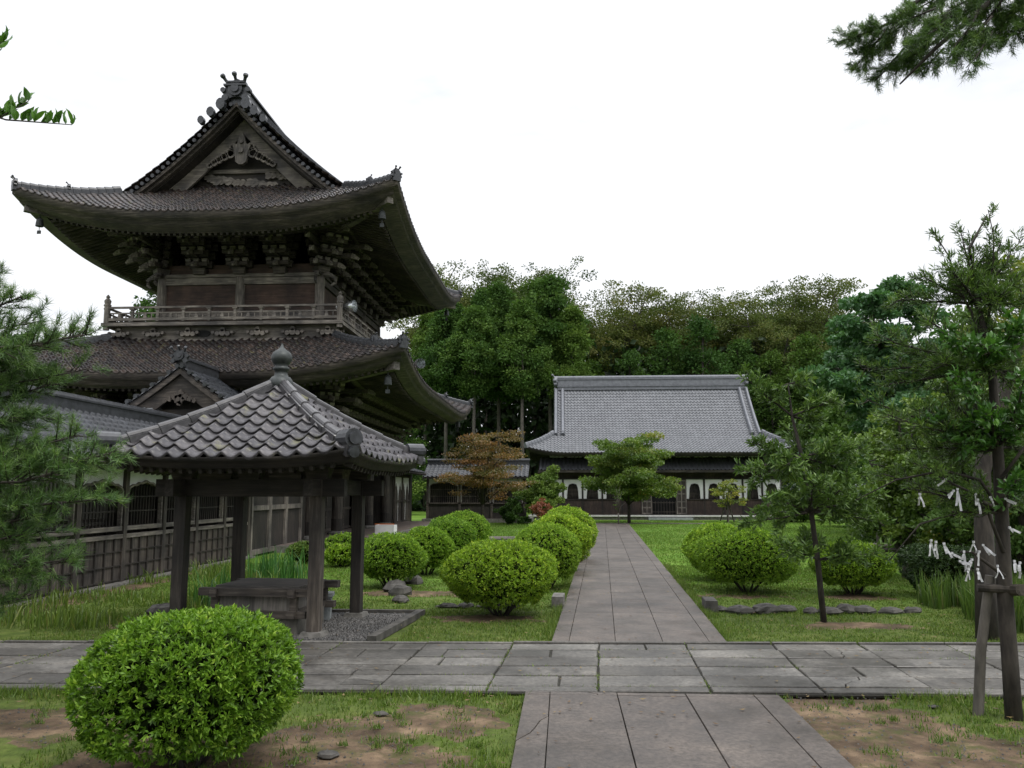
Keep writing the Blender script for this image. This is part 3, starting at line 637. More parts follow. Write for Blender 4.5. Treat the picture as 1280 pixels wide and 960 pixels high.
# balcony
bx, by = 4.9, 7.15
mb = MB()
for s_ in (-1, 1):
    mb.b3(-bx + .12, bx - .12, s_ * (by - .2) - .1, s_ * (by - .2) + .1, 8.08, 8.3); mb.b3(-bx - .15, bx + .15, s_ * by - .16, s_ * by + .1, 8.84, 8.98)
mb.build_each('balcony_beam', WL[0], gate)
mb = MB()
for s_ in (-1, 1):
    mb.b3(s_ * (bx - .2) - .1, s_ * (bx - .2) + .1, -by + .3, by - .3, 8.08, 8.3); mb.b3(s_ * bx - .13, s_ * bx + .13, -by + .11, by - .11, 8.84, 8.978)
mb.build_each('balcony_beam', WL[1], gate)
mb = MB(); mb.b3(-bx + .25, bx - .25, -by + .25, by - .25, 8.15, 8.94); mb.build('balcony_band', WBARGE, gate)
mb = MB(); mb.b3(-bx + .05, bx - .05, -by + .05, by - .05, 8.98, 9.06); mb.build('balcony_floor', WM[0], gate)
def cloudblock(x, y, a):
    mb = MB(); cs, sn = math.cos(a), math.sin(a)
    for dx, dz, r_ in ((0, 0, .14), (-.22, -.04, .1), (.22, -.04, .1), (-.4, .02, .07), (.4, .02, .07), (0, .14, .1)):
        mb.prism([(dx + r_ * math.cos(k * math.pi / 4 + .39), dz + r_ * math.sin(k * math.pi / 4 + .39)) for k in range(8)], (x, y, 8.56), (cs, sn, 0), (0, 0, 1), (sn, -cs, 0), .2)
    mb.build('carved_support', WL[0], gate)
for i in range(7): cloudblock(-bx + .5 + i * (2 * bx - 1) / 6, -by + .25, 0)
for i in range(9): cloudblock(bx - .25, -by + .9 + i * (2 * by - 1.8) / 8, math.pi / 2)
mb = MB(); mb.prism([(.38 * math.copysign(abs(math.cos(a)) ** .6, math.cos(a)), .14 * math.sin(a)) for a in np.linspace(0, 2 * math.pi, 17)[:-1]], (-.95, -by + .245, 8.56), (1, 0, 0), (0, 0, 1), (0, -1, 0), .03); mb.build('oval_opening_shade', DARK, gate)  # dark plate painted as the shade inside a hole
# railing
def rail_side(p0, p1, name='balcony_rail'):
    m_ = MB(); p0 = Vector(p0); p1 = Vector(p1); d = p1 - p0; n = max(3, int(d.length / 1.05)); ax = 0 if abs(d.x) > abs(d.y) else 1
    for z, h_, w_ in ((9.64, .08, .09), (9.4, .05, .06), (9.14, .11, .12)):
        m_.bar(p0 + Vector((0, 0, z)), p1 + Vector((0, 0, z)), w_, h_)
    for i in range(n + 1):
        p = p0 + d * i / n; m_.box((p.x, p.y, 9.33), (.11, .11, .56)); m_.box((p.x, p.y, 9.57), (.18, .18, .08), 0, 0, 1.2)
        if i < n:
            q = p0 + d * (i + .5) / n; m_.box((q.x, q.y, 9.29), (.16, .09, .2), 0, 0, .5)
            for f in (.25, .75): q = p0 + d * (i + f) / n; m_.box((q.x, q.y, 9.28), (.04, .04, .2))
    return m_.build(name, WL[ax], gate)
for a, b in (((-bx, -by, 0), (bx, -by, 0)), ((bx, -by, 0), (bx, by, 0)), ((bx, by, 0), (-bx, by, 0)), ((-bx, by, 0), (-bx, -by, 0))): rail_side(a, b)
for x in (-bx, bx):
    for y in (-by, by):
        m_ = MB(); m_.lathe((x, y, 8.7), [(.12, 0), (.12, 1.0), (.15, 1.02), (.15, 1.07), (.11, 1.1), (.13, 1.16), (.14, 1.24), (.08, 1.32), (.05, 1.35), (.09, 1.4), (.02, 1.5)], 12); m_.build('rail_post', WL[2], gate)
# upper body
for x in (-hx2, 0, hx2):
    for y in (-hy2, -2, 2, hy2):
        if x == 0 and abs(y) < 5: continue
        column(x, y, 8.84, 11.35, .21, WL[2] if y < 0 and abs(y) > 5 else WM[2], gate, False, 'upper_column')
mb = MB(); mb.b3(-hx2 + .02, hx2 - .02, -hy2 + .02, hy2 - .02, 8.84, 11.9); mb.build('upper_wall', WRED, gate)
mb = MB()
for s_ in (-1, 1):
    for z, hh in ((11.0, .3), (9.55, .28), (8.9, .2)): mb.b3(-hx2 - .05, hx2 + .05, s_ * hy2 - .09, s_ * hy2 + .09, z, z + hh)
    mb.b3(-hx2 - .45, hx2 + .45, s_ * hy2 - .14, s_ * hy2 + .14, 11.32, 11.46)
mb.build_each('upper_tie_beam', WL[0], gate)
mb = MB()
for s_ in (-1, 1):
    for z, hh in ((11.01, .28), (9.56, .26), (8.9, .2)): mb.b3(s_ * hx2 - .09, s_ * hx2 + .09, -hy2, hy2, z, z + hh)
    mb.b3(s_ * hx2 - .14, s_ * hx2 + .14, -hy2 - .45, hy2 + .45, 11.33, 11.47)
mb.build_each('upper_tie_beam', WM[1], gate)
mb = MB()     # curled nosings at the corner columns
for x, y, dx, dy in ((hx2, -hy2, 1, 0), (hx2, -hy2, 0, -1), (-hx2, -hy2, -1, 0), (-hx2, -hy2, 0, -1)):
    P = [Vector((x, y, 11.32)) + Vector((dx, dy, 0)) * r_ + Vector((0, 0, z)) for r_, z in ((.2, .05), (.5, .03), (.68, -.1), (.66, -.32), (.5, -.42))]
    mb.sweep(P, [(-.07, -.08), (.07, -.08), (.07, .08), (-.07, .08)], 0, (0, 0, 1) if True else None, [1, 1, .9, .8, .5])
mb.build_each('carved_nosing', WL[0], gate)
place_brackets(hx2 + .05, hy2 + .05, 11.42, 4, 8, 1.35, 4)
UR = Roof(7.7, 9.6, 12.85, .42, .045, 1.15, 7.0, 7.7, 4.4, 6.75)
UR.tiles(T_GATE, gate, .3, .3, COARSE, .05, 'upper_roof_tiles')
UR.strip([(.02, 0.06), (.02, -.26), (.2, -.28), (.22, -.48), (.85, -.54), (.87, -.6)], WM[0], gate, 'eave_fascia')
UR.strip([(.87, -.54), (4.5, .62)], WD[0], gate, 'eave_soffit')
UR.rafters(.9, -.62, 4.4, .48, .24, .1, .13, WM[0], gate, 'eave_rafters')
UR.strip([(2.6, .1), (2.6, -.14), (2.8, -.14), (2.8, .2)], WM[0], gate, 'eave_purlin')
LR.strip([(2.5, -.05), (2.5, -.26), (2.7, -.26), (2.7, .1)], WM[0], gate, 'eave_purlin')
for i in range(4): UR.hip(i, 2.85, RIDGE_D, gate, .3, .27)
# verge ridges, gable, bargeboards
def verge_pts(off_y, d0, d1, dz=0, n=14): return [(0, 0, 0)]
zr = UR.z(7.7)
for sy in (-1, 1):
    yv = sy * 6.75
    for sx in (-1, 1):
        P = [(sx * (7.7 - d), yv, UR.z(d)) for d in np.linspace(1.7, 7.4, 18)]
        m_ = MB(); m_.sweep([(p[0], p[1] - sy * 1.25, p[2] + .04) for p in P], [(-.2, -.1), (-.2, .4), (-.12, .42), (-.12, .56), (.12, .56), (.12, .42), (.2, .4), (.2, -.1)]); m_.build('descending_ridge', RIDGE_D, gate)
        m_ = MB()   # row of round tile ends along the verge
        for k in range(22):
            d = 2.9 + 4.6 * k / 21; x = sx * (7.7 - d); m_.tube([(x, yv - sy * .2, UR.z(d) + .07), (x, yv + sy * .1, UR.z(d) + .05)], [.085, .085], 8)
        m_.build('verge_tiles', RIDGE_D, gate)
        # layered underside board then the broad bargeboard
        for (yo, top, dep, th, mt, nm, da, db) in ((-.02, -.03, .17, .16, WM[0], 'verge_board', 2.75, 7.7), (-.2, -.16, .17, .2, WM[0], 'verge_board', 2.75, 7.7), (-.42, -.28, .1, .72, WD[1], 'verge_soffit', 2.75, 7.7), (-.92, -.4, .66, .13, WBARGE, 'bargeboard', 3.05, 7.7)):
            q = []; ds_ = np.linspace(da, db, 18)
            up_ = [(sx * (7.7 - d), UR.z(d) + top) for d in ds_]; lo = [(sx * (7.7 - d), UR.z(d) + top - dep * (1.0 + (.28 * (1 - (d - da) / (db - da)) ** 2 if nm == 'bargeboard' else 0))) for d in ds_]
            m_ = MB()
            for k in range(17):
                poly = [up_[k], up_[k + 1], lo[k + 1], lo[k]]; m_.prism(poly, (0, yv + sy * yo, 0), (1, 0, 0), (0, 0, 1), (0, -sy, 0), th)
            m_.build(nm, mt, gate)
    # gable wall
    yg = sy * 5.3; zb = UR.z(3.9) - .1
    tri = [(-4.2, zb - .9)] + [(-(7.7 - d), UR.z(d) - .35) for d in np.linspace(3.3, 7.7, 9)] + [((7.7 - d), UR.z(d) - .35) for d in np.linspace(7.7, 3.3, 9)] + [(4.2, zb - .9)]
    m_ = MB(); m_.prism(tri, (0, yg, 0), (1, 0, 0), (0, 0, 1), (0, -sy, 0), .15); m_.build('gable_wall', WD[0], gate)
    m_ = MB(); m_.b3(-3.4, 3.4, yg - .16 if sy < 0 else yg, yg if sy < 0 else yg + .16, zb + .02, zb + .26); m_.build_each('gable_beam', WL[0], gate)
    m_ = MB(); m_.b3(-2.1, 2.1, min(yg, yg + sy * .13), max(yg, yg + sy * .13), zb + .98, zb + 1.16); m_.build_each('gable_beam', WL[0], gate)
    m_ = MB()
    for k in range(34):
        x = -1.9 + 3.8 * ((k * .618) % 1); z = zb + .5 + .5 * ((k * .371) % 1); r_ = .1 + .1 * ((k * .77) % 1)
        m_.prism([(x + r_ * (1 + .3 * math.cos(3 * t_)) * math.cos(t_), z - .12 + r_ * math.sin(t_)) for t_ in np.linspace(0, 6.283, 9)[:-1]], (0, yg, 0), (1, 0, 0), (0, 0, 1), (0, sy, 0), .08 + .1 * ((k * .53) % 1))
    m_.build('gable_carving', WL[0], gate)
    # pendant ornament
    m_ = MB(); zc = zr - 2.0; yo = yv - sy * .9
    body = [(-.42, .35), (-.3, .05), (-.24, -.4), (-.08, -.52), (.08, -.52), (.24, -.4), (.3, .05), (.42, .35), (.2, .42), (.1, .8), (0, .95), (-.1, .8), (-.2, .42)]
    m_.prism(body, (0, yo, zc), (1, 0, 0), (0, 0, 1), (0, sy, 0), .16)
    for q in (-1, 1):
        for k, (dx, dz, r_) in enumerate(((.5, .02, .2), (.78, -.12, .17), (1.02, -.26, .15), (1.24, -.4, .13), (1.42, -.52, .1), (.4, .3, .15))):
            pts = [(q * dx + r_ * math.cos(t_), dz + r_ * math.sin(t_)) for t_ in np.linspace(0, 6.283, 9)[:-1]]
            for j in range(8):
                a_ = Vector((pts[j][0], yo + sy * .06, zc + pts[j][1])); b_ = Vector((pts[(j + 1) % 8][0], yo + sy * .06, zc + pts[(j + 1) % 8][1])); m_.bar(a_, b_, .08, .09, 0, (0, 1, 0))
    m_.tube([(0, yo + sy * .1, zc + .1), (0, yo + sy * .26, zc + .1)], [.13, .13], 10); m_.tube([(0, yo + sy * .1, zc + .5), (0, yo + sy * .24, zc + .5)], [.09, .09], 10)
    m_.build('gable_pendant', WL[2], gate)
    m_ = MB(); onigawara(m_, (0, sy * 6.85, zr + .42), 0 if sy < 0 else math.pi, .88, 3); m_.b3(-.5, .5, min(sy * 6.6, sy * 7.0), max(sy * 6.6, sy * 7.0), zr + .62, zr + .7); m_.b3(-.42, .42, min(sy * 6.62, sy * 6.98), max(sy * 6.62, sy * 6.98), zr + .76, zr + .84); m_.build('ridge_end_ornament', RIDGE_D, gate)
    for sx in (-1, 1):
        m_ = MB(); P = [(sx * .55, sy * 6.9, zr - .25), (sx * .95, sy * 6.95, zr - .62), (sx * 1.35, sy * 6.95, zr - .98)]
        for k, p in enumerate(P): m_.prism([(.2 * (1 - k * .15) * math.cos(t_), .26 * (1 - k * .15) * math.sin(t_)) for t_ in np.linspace(0, 6.283, 11)[:-1]], p, (1, 0, 0), (0, 0, 1), (0, sy, 0), .22)
        m_.build('ridge_end_scroll', RIDGE_D, gate)
m_ = MB(); m_.b3(-.34, .34, -6.7, 6.7, zr - .15, zr + .25); m_.b3(-.42, .42, -6.72, 6.72, zr + .25, zr + .32); m_.b3(-.28, .28, -6.68, 6.68, zr + .32, zr + .72)
m_.b3(-.38, .38, -6.72, 6.72, zr + .72, zr + .79)
for k in range(45): y = -6.6 + k * .3; m_.tube([(0, y - .15, zr + .86), (0, y + .15, zr + .86)], [.17, .15], 8)
m_.build('main_ridge', RIDGE_D, gate)
# corner ornaments, corner rafters and wind bells
for RF, zoff in ((UR, -.62), (LR, -.52)):
    for i, (sx, sy) in enumerate([(1, -1), (-1, -1), (1, 1), (-1, 1)]):
        c = (sx * (RF.hx - .05), sy * (RF.hy - .05), RF.z0 + RF.U + .2)
        m_ = MB(); onigawara(m_, c, math.atan2(sx, -sy), .33, 2); m_.build('corner_ornament', RIDGE_D, gate)
        c2 = (sx * (RF.hx - 1.4), sy * (RF.hy - 1.4), RF.z(1.4) + float(RF.up(1.4)) + .26)
        m_ = MB(); onigawara(m_, c2, math.atan2(sx, -sy), .26, 1); m_.build('corner_ornament', RIDGE_D, gate)
        m_ = MB(); e = RF.z0 + float(RF.up(.6)); m_.bar((sx * (RF.hx - .35), sy * (RF.hy - .35), e - .5), (sx * (RF.hx - 4.2), sy * (RF.hy - 4.2), RF.z0 + .15), .26, .34); m_.build('corner_rafter', WL[0], gate)
        m_ = MB(); bxp, byp, bz = sx * (RF.hx - .75), sy * (RF.hy - .75), e - .75
        m_.lathe((bxp, byp, bz - .42), [(.15, 0), (.14, .12), (.12, .28), (.07, .35), (.02, .36), (.02, .5)], 12); m_.tube([(bxp, byp, bz - .42), (bxp, byp, bz - .6)], [.015, .015], 6); m_.box((bxp, byp, bz - .66), (.16, .02, .14)); m_.build('wind_bell', BRONZE, gate)
# floodlights are things of their own, fixed to the gate
def floodlight(loc, rz, label, r=.3):
    t = empty('floodlight', loc, rz, label, 'floodlight', 'silver floodlights fixed to the gate')
    m_ = MB(); m_.sweep([(0, .28, 0), (0, .1, 0), (0, -.12, 0), (0, -.26, 0)], [(math.cos(a), math.sin(a)) for a in np.linspace(0, 6.283, 17)[:-1]], 0, (0, 0, 1), [r * .3, r * .62, r * .95, r * 1.0], False); m_.build('reflector', SILVER, t, True)
    m_ = MB(); m_.tube([(0, .55, 0), (0, .26, 0)], [r * .32, r * .32], 10); m_.build('lamp_housing', WHITE, t)
    m_ = MB(); m_.bar((0, .4, -.02), (0, .4, -.5), .05, .05, 0, (0, 1, 0)); m_.build('mounting_arm', WD[2], t)
    return t
floodlight((-8.75, 32.3, 9.62), R(78), 'silver floodlight beside the balcony corner post', .25)
floodlight((-5.7, 31.4, 7.05), R(40), 'silver floodlight on the corner of the lower roof', .2)
# small white fenced sign
t = empty('white_sign_box', (-7.9, 36.0, .206), R(-8), 'small white open box with an orange strip on the gate platform', 'box')
m_ = MB()
for a, b_ in (((-.42, 0), (.42, 0)), ((-.42, .4), (.42, .4))): m_.box(((a[0] + b_[0]) / 2, a[1], .22), (.84, .03, .4))
for x in (-.42, .42): m_.box((x, .2, .222), (.03, .43, .4))
m_.build('panels', WHITE, t); m_ = MB(); m_.box((0, -.002, .46), (.88, .05, .04)); m_.build('orange_rail', ORANGE, t)

# ------------------------------------------------------------------ simple gabled tiled roof along Y
def gable_roof(parent, hw, y0, y1, z0, z1, pw, pd, mat, rmat, prof=COARSE, conc=.03, step=.03):
    n = y1 - y0; D = hw; a = (z1 - z0) / D - conc * D
    RF = Roof(hw, n / 2, z0, a, conc, 0, 1, hw, 0, n / 2); Vs = None
    g = RF; o = []
    # tiles on both slopes, no hips
    Vs, Fs, UVs = [], [], []; base = 0
    for sd in (0, 1):
        nc = int(n / pw); w_ = n / nc; t = []; h = []
        for c in range(nc):
            for u, hh in prof: t.append(y0 + (c + u) * w_); h.append(hh * .8)
        t.append(y1); h.append(0); t = np.array(t); h = np.array(h); nr = int(D / pd); ds = []; ex = []; rr = []
        for r in range(nr): d0, d1 = D * r / nr, D * (r + 1) / nr; ds += [d0, (d0 + d1) / 2, d1]; ex += [step, step / 2, 0]; rr += [r + .1, r + .5, r + .9]
        ds, ex, rr = map(np.array, (ds, ex, rr)); T, Dd = np.meshgrid(t, ds, indexing='ij'); Z = z0 + a * Dd + conc * Dd ** 2 + h[:, None] + ex[None]
        Xx = (hw - Dd) * (1 if sd == 0 else -1); ix = np.arange(T.size).reshape(T.shape)
        Vs.append(np.stack([Xx, T, Z], -1).reshape(-1, 3)); Fs.append(np.stack([ix[:-1, :-1], ix[1:, :-1], ix[1:, 1:], ix[:-1, 1:]], -1).reshape(-1, 4) + base); base += T.size
        UVs.append(np.stack([np.broadcast_to(((t - y0) / w_ + .001)[:, None], T.shape), np.broadcast_to(rr[None] + 50 * sd, T.shape)], -1).reshape(-1, 2))
    npmesh('roof_tiles', np.concatenate(Vs), np.concatenate(Fs), mat, parent, uv=np.concatenate(UVs))
    m_ = MB(); zz = lambda d: z0 + a * d + conc * d * d
    m_.b3(-.17, .17, y0 + .02, y1 - .02, z1 - .1, z1 + .2); m_.b3(-.21, .21, y0, y1, z1 + .2, z1 + .24); m_.tube([(0, y0 - .03, z1 + .27), (0, y1 + .03, z1 + .27)], [.1, .1], 10); m_.build('ridge', rmat, parent)
    m_ = MB()
    for sx in (-1, 1):
        P = [(sx * (hw - d), zz(d)) for d in np.linspace(0.03, hw, 8)]
        for k in range(7):
            (x0_, a0), (x1_, a1) = P[k], P[k + 1]; m_.prism([(x0_, a0 - .03), (x1_, a1 - .03), (x1_, a1 - .11), (x0_, a0 - .11)], (0, y0 + .01, 0), (1, 0, 0), (0, 0, 1), (0, 1, 0), n - .02)
    m_.build('roof_deck', WD[1], parent)
    m_ = MB()
    nn = int(n / .32)
    for i in range(nn + 1):
        yy = y0 + .1 + (n - .2) * i / nn
        for sx in (-1, 1): m_.bar((sx * (hw - .06), yy, zz(.06) - .15), (sx * (hw - 1.0), yy, zz(1.0) - .15), .06, .08)
    m_.build('rafters', WM[0], parent); return zz

# ------------------------------------------------------------------ corridor with bell-shaped windows (left)
def bell_pts(wd, h, s=.62, n=7):
    """cusped bell arch outline from bottom left over the top to bottom right"""
    k_ = (1 - s) / .38; g_ = lambda f: h * (1 - (1 - f) * k_)
    pts = [(-wd / 2, 0), (-wd / 2, h * s)]
    pts += [(q * wd, g_(f)) for q, f in ((-.46, .75), (-.36, .86), (-.27, .86), (-.2, .95), (-.1, .95), (0, 1.04), (.1, .95), (.2, .95), (.27, .86), (.36, .86), (.46, .75))]
    return pts + [(wd / 2, h * s), (wd / 2, 0)]
def wall_with_bells(parent, o, ax, n_out, bays, bw, z0, z1, zt, ww, wh, mats, sh_=.62):
    """plaster wall pierced by arched windows: strips above the arch, lattice behind, bays along ax"""
    o = Vector(o); ax = Vector(ax); no = Vector(n_out)
    pm, fm, lm = mats
    for i in range(bays):
        c = o + ax * (i + .5) * bw; mb_ = MB(); pts = bell_pts(ww, wh, sh_)
        full = [(-bw / 2, 0)] + [(-ww / 2, 0)] + pts[1:-1] + [(ww / 2, 0), (bw / 2, 0), (bw / 2, zt), (-bw / 2, zt)]
        # quads between arch and the top edge
        arch = pts[1:-1]
        m_ = MB(); m_.prism([(-bw / 2, 0), (-ww / 2, 0), (-ww / 2, zt), (-bw / 2, zt)], c + Vector((0, 0, z0)), ax, (0, 0, 1), -no, .06); m_.prism([(ww / 2, 0), (bw / 2, 0), (bw / 2, zt), (ww / 2, zt)], c + Vector((0, 0, z0)), ax, (0, 0, 1), -no, .06)
        for p, q in zip(arch, arch[1:]): m_.prism([p, q, (q[0], zt), (p[0], zt)], c + Vector((0, 0, z0)), ax, (0, 0, 1), -no, .06)
        m_.build('plaster_panel', pm, parent)
        f = MB(); P = [c + ax * p[0] + Vector((0, 0, z0 + p[1])) for p in pts]
        for p, q in zip(P, P[1:]): f.bar(p, q, .05, .1, 0, no)
        fr_ = f.build('window_frame', fm, parent)
        g = MB(); nb = max(5, int(ww / .13))
        for k in range(1, nb):
            x = -ww / 2 + ww * k / nb; hh = np.interp(x, [p[0] + 1e-4 * j for j, p in enumerate(pts)][1:-1], [p[1] for p in pts][1:-1]); b_ = c + ax * x - no * .09
            g.box((b_.x, b_.y, z0 + hh / 2), (.028, .028, hh))
        for z in (.33, .66):
            a_ = c - ax * ww / 2 - no * .09 + Vector((0, 0, z0 + wh * z)); g.bar(a_, a_ + ax * ww, .03, .03)
        g.build('window_lattice', lm, fr_)
cor = empty('temple_corridor', (-12.0, 10, 0), 0, 'low white-plastered corridor with bell-arched lattice windows beside the gate', 'corridor')
gable_roof(cor, 2.75, -5.5, 16.4, 2.78, 4.1, .27, .26, T_CORR, RIDGE_D)
nb_, bw_ = 11, 1.87; y0c = -5.0 + .43
wall_with_bells(cor, (1.8, y0c, 0), (0, 1, 0), (1, 0, 0), nb_, bw_, 1.3, 0, 1.38, 1.62, 1.02, (PLASTER, WL[1], WD[2]), .8)
for i in range(nb_ + 1):
    m_ = MB(); y = y0c + i * bw_; m_.box((1.8, y, 1.35), (.17, .15, 2.75)); m_.build('post', WM[2], cor)
    m_ = MB(); m_.box((-1.8, y, 1.35), (.17, .15, 2.75)); m_.build('post', WM[2], cor)
m_ = MB(); L_ = nb_ * bw_
for x in (1.8, -1.8):
    m_.b3(x - .06, x + .08, y0c, y0c + L_, 1.03, 1.12); m_.b3(x - .05, x + .05, y0c, y0c + L_, 1.2, 1.3); m_.b3(x - .07, x + .07, y0c, y0c + L_, 2.66, 2.8)
m_.build_each('rail_beam', WL[1], cor)
m_ = MB()
for x in (1.8, -1.8): m_.b3(x - .03, x + .03, y0c, y0c + L_, .0, 1.04)
m_.build('board_wall', WM[2], cor)
m_ = MB()
for i in range(nb_):
    for k in range(1, 5): y = y0c + (i + k / 5) * bw_; m_.b3(1.83, 1.87, y - .02, y + .02, .1, 1.03)
for z in (.1, .42, .74): m_.b3(1.83, 1.86, y0c, y0c + L_, z - .015, z + .015)
m_.build('wall_battens', WD[2], cor)
m_ = MB(); m_.b3(-1.95, 2.1, y0c - .2, y0c + L_ + .1, -.1, .05); m_.build('plinth', STONE, cor)
m_ = MB(); m_.b3(-1.9, -1.84, y0c, y0c + 14.2, 1.1, 2.7); m_.build('back_daylight_panel', PLASTER, cor)  # plaster-white panel standing in for daylight seen through the windows

# lean-to metal roof behind the corridor
t = empty('metal_roofed_shed', (-16.9, 24.6, -.2), 0, 'pale metal sheet roof showing behind the corridor roof', 'shed roof')
m_ = MB(); m_.add([(-4, -1, 5.25), (3.4, -1, 4.7), (3.4, 2.5, 5.1), (-4, 2.5, 5.65), (-4, -1, 5.2), (3.4, -1, 4.65), (3.4, 2.5, 5.05), (-4, 2.5, 5.6)], [(0, 1, 2, 3), (4, 7, 6, 5), (0, 4, 5, 1), (1, 5, 6, 2), (2, 6, 7, 3), (3, 7, 4, 0)])
for k in range(30): x = -3.9 + k * .25; z = 5.25 - (x + 4) / 7.4 * .55; m_.bar((x, -1.02, z + .02), (x, 2.5, z + .43), .03, .03)
m_.build('sheet_roof', SHEET, t); m_ = MB(); m_.b3(-3.8, 3.2, -.6, 2.3, 0, 4.6); m_.build('shed_wall', WD[2], t)
# building with dark roof far left
t = empty('side_building', (-27, 42, 0), R(90), 'dark tiled roof of a side building left of the gate', 'building')
gable_roof(t, 4, -7, 7, 6.2, 8.6, .4, .4, T_CORR, RIDGE_D); m_ = MB(); m_.b3(-3.2, 3.2, -6.5, 6.5, 0, 6.4); m_.build('wall', WM[2], t)

# ------------------------------------------------------------------ stair house with gable between corridor and gate
sh = empty('stair_house', (-12.6, 25.9, 0), 0, 'small gabled timber stair house joining the corridor to the gate', 'stair house')
hwS = 3.15; zz = gable_roof(sh, hwS, .0, 6.9, 4.15, 6.2, .25, .25, T_CORR, RIDGE_D, conc=.05)
m_ = MB(); m_.b3(-2.4, 2.4, .7, 6.4, 0, 4.3); m_.build('core_wall', WD[2], sh)
m_ = MB(); m_.prism([(-2.4, 4.3), (2.4, 4.3), (0, 6.0)], (0, .7, 0), (1, 0, 0), (0, 0, 1), (0, 1, 0), .1); m_.build('gable_wall', WD[2], sh)
for sx in (-1, 1):
    for (top, dep, yo, mt, nm) in ((-.1, .16, -.03, WM[0], 'verge_board'), (-.26, .52, .12, WM[0], 'bargeboard')):
        m_ = MB(); ds_ = np.linspace(.1, hwS, 9)
        for k in range(8):
            a0, a1 = ds_[k], ds_[k + 1]; m_.prism([(sx * (hwS - a0), zz(a0) + top), (sx * (hwS - a1), zz(a1) + top), (sx * (hwS - a1), zz(a1) + top - dep), (sx * (hwS - a0), zz(a0) + top - dep)], (0, yo, 0), (1, 0, 0), (0, 0, 1), (0, 1, 0), .1)
        m_.build(nm, mt, sh)
    m_ = MB()
    for k in range(12): d = .1 + k * .27; m_.tube([(sx * (hwS - d), -.12, zz(d) + .05), (sx * (hwS - d), .1, zz(d) + .07)], [.075, .075], 8)
    m_.build('verge_tiles', RIDGE_D, sh)
m_ = MB(); onigawara(m_, (0, -.12, 6.5), 0, .42, 3); m_.build('ridge_end_ornament', RIDGE_D, sh)
m_ = MB()
for dx, dz, r_ in ((0, 0, .26), (-.3, .12, .17), (.3, .12, .17), (-.55, .02, .14), (.55, .02, .14), (0, .3, .2), (0, -.22, .13), (-.8, -.1, .1), (.8, -.1, .1)):
    m_.prism([(.62 * (dx + r_ * (1 + .18 * math.cos(5 * t_)) * math.cos(t_)), .62 * (dz + r_ * (1 + .18 * math.cos(5 * t_)) * math.sin(t_))) for t_ in np.linspace(0, 6.283, 21)[:-1]], (0, .08, 5.1), (1, 0, 0), (0, 0, 1), (0, -1, 0), .08)
m_.build('gable_pendant', WM[2], sh)
m_ = MB(); m_.b3(-2.6, 2.6, .45, .65, 4.5, 4.8); m_.build_each('gable_beam', WM[0], sh)
# panelled east wall with pale frame
m_ = MB(); m_.b3(2.4, 2.44, .3, 5.3, .1, 3.0); m_.build('board_panel', WD[2], sh)
m_ = MB()
for y in (.3, 1.9, 2.0, 3.55, 3.65, 5.3): m_.b3(2.44, 2.52, y - .06, y + .06, .05, 3.0)
for z in (.12, 1.55, 2.95): m_.b3(2.44, 2.51, .3, 5.3, z - .08, z + .08)
m_.build('panel_frame', WL[2], sh)

# ------------------------------------------------------------------ corridor beyond the gate, toward the hall
c2 = empty('rear_corridor', (-13.2, 46.3, 0), 0, 'wooden double doors and eave beyond the gate columns', 'corridor')
gable_roof(c2, 4.0, 0, 8.5, 3.3, 4.9, .3, .3, T_CORR, RIDGE_D)
m_ = MB(); m_.b3(2.9, 3.0, .4, 8.5, 0, 3.2); m_.build('wall', WD[2], c2)
m_ = MB()
for k in range(4):
    y = 3.1 + k * 1.15; P = [(y + p[0], .3 + p[1]) for p in bell_pts(.95, 2.2)]
    m_.prism([(p[0], p[1]) for p in P], (3.0, 0, 0), (0, 1, 0), (0, 0, 1), (1, 0, 0), .05)
m_.build('arched_panel', WM[2], c2)
m_ = MB(); m_.b3(3.0, 3.03, 2.4, 7.2, .2, 3.0)
m_.build('plaster_surround', PLASTER, c2)
m_ = MB()
for y in (2.4, 4.8, 7.2): m_.b3(3.03, 3.12, y - .08, y + .08, .1, 3.1)
for z in (.25, 1.5, 3.0): m_.b3(3.05, 3.1, 2.4, 7.2, z - .05, z + .05)
m_.build('door_frame', WM[2], c2)
c3 = empty('link_corridor', (-9.6, 57.5, 0), R(-90), 'white corridor with barred windows linking gate and hall behind the orange maple', 'corridor')
# local y runs along world +X
gable_roof(c3, 2.3, 0, 7.2, 3.05, 4.0, .3, .3, T_CORR, RIDGE_D)
wall_with_bells(c3, (1.7, .3, 0), (0, 1, 0), (1, 0, 0), 3, 2.2, 1.3, 0, 1.65, 1.9, 1.4, (PLASTER, WL[1], WL[2]), .8)
m_ = MB(); m_.b3(1.64, 1.72, .3, 6.9, 0, 1.3); m_.build('board_wall', WD[2], c3)
m_ = MB()
for i in range(4): y = .3 + i * 2.2; m_.b3(1.62, 1.8, y - .08, y + .08, 0, 3.0)
m_.b3(1.7, 1.8, .3, 6.9, 1.24, 1.34); m_.build('post_and_rail', WM[2], c3)
m_ = MB(); m_.b3(-1.7, -1.6, .3, 6.9, 0, 3.0); m_.b3(-1.6, 1.6, .25, .35, 0, 3.0); m_.b3(.6, .7, .3, 6.9, 0, 3.0); m_.build('shade_backing', DARK, c3)  # near-black backing stands in for the unlit inside behind the bars
m_ = MB(); m_.b3(-2, 2.2, 0, 7.4, -.1, .25); m_.build('plinth', STONE, c3)

# ------------------------------------------------------------------ meditation hall (built with its ridge along local Y, turned 90 degrees)
HX, HY = 7.25, 68.4
hall = empty('temple_hall', (HX, HY, 0), R(90), 'long low temple hall with pale grey tiled hip-and-gable roof', 'temple hall')
HR = Roof(6.4, 10.15, 4.98, .62, .042, .5, 3.5, 6.4, 2.4, 8.0)
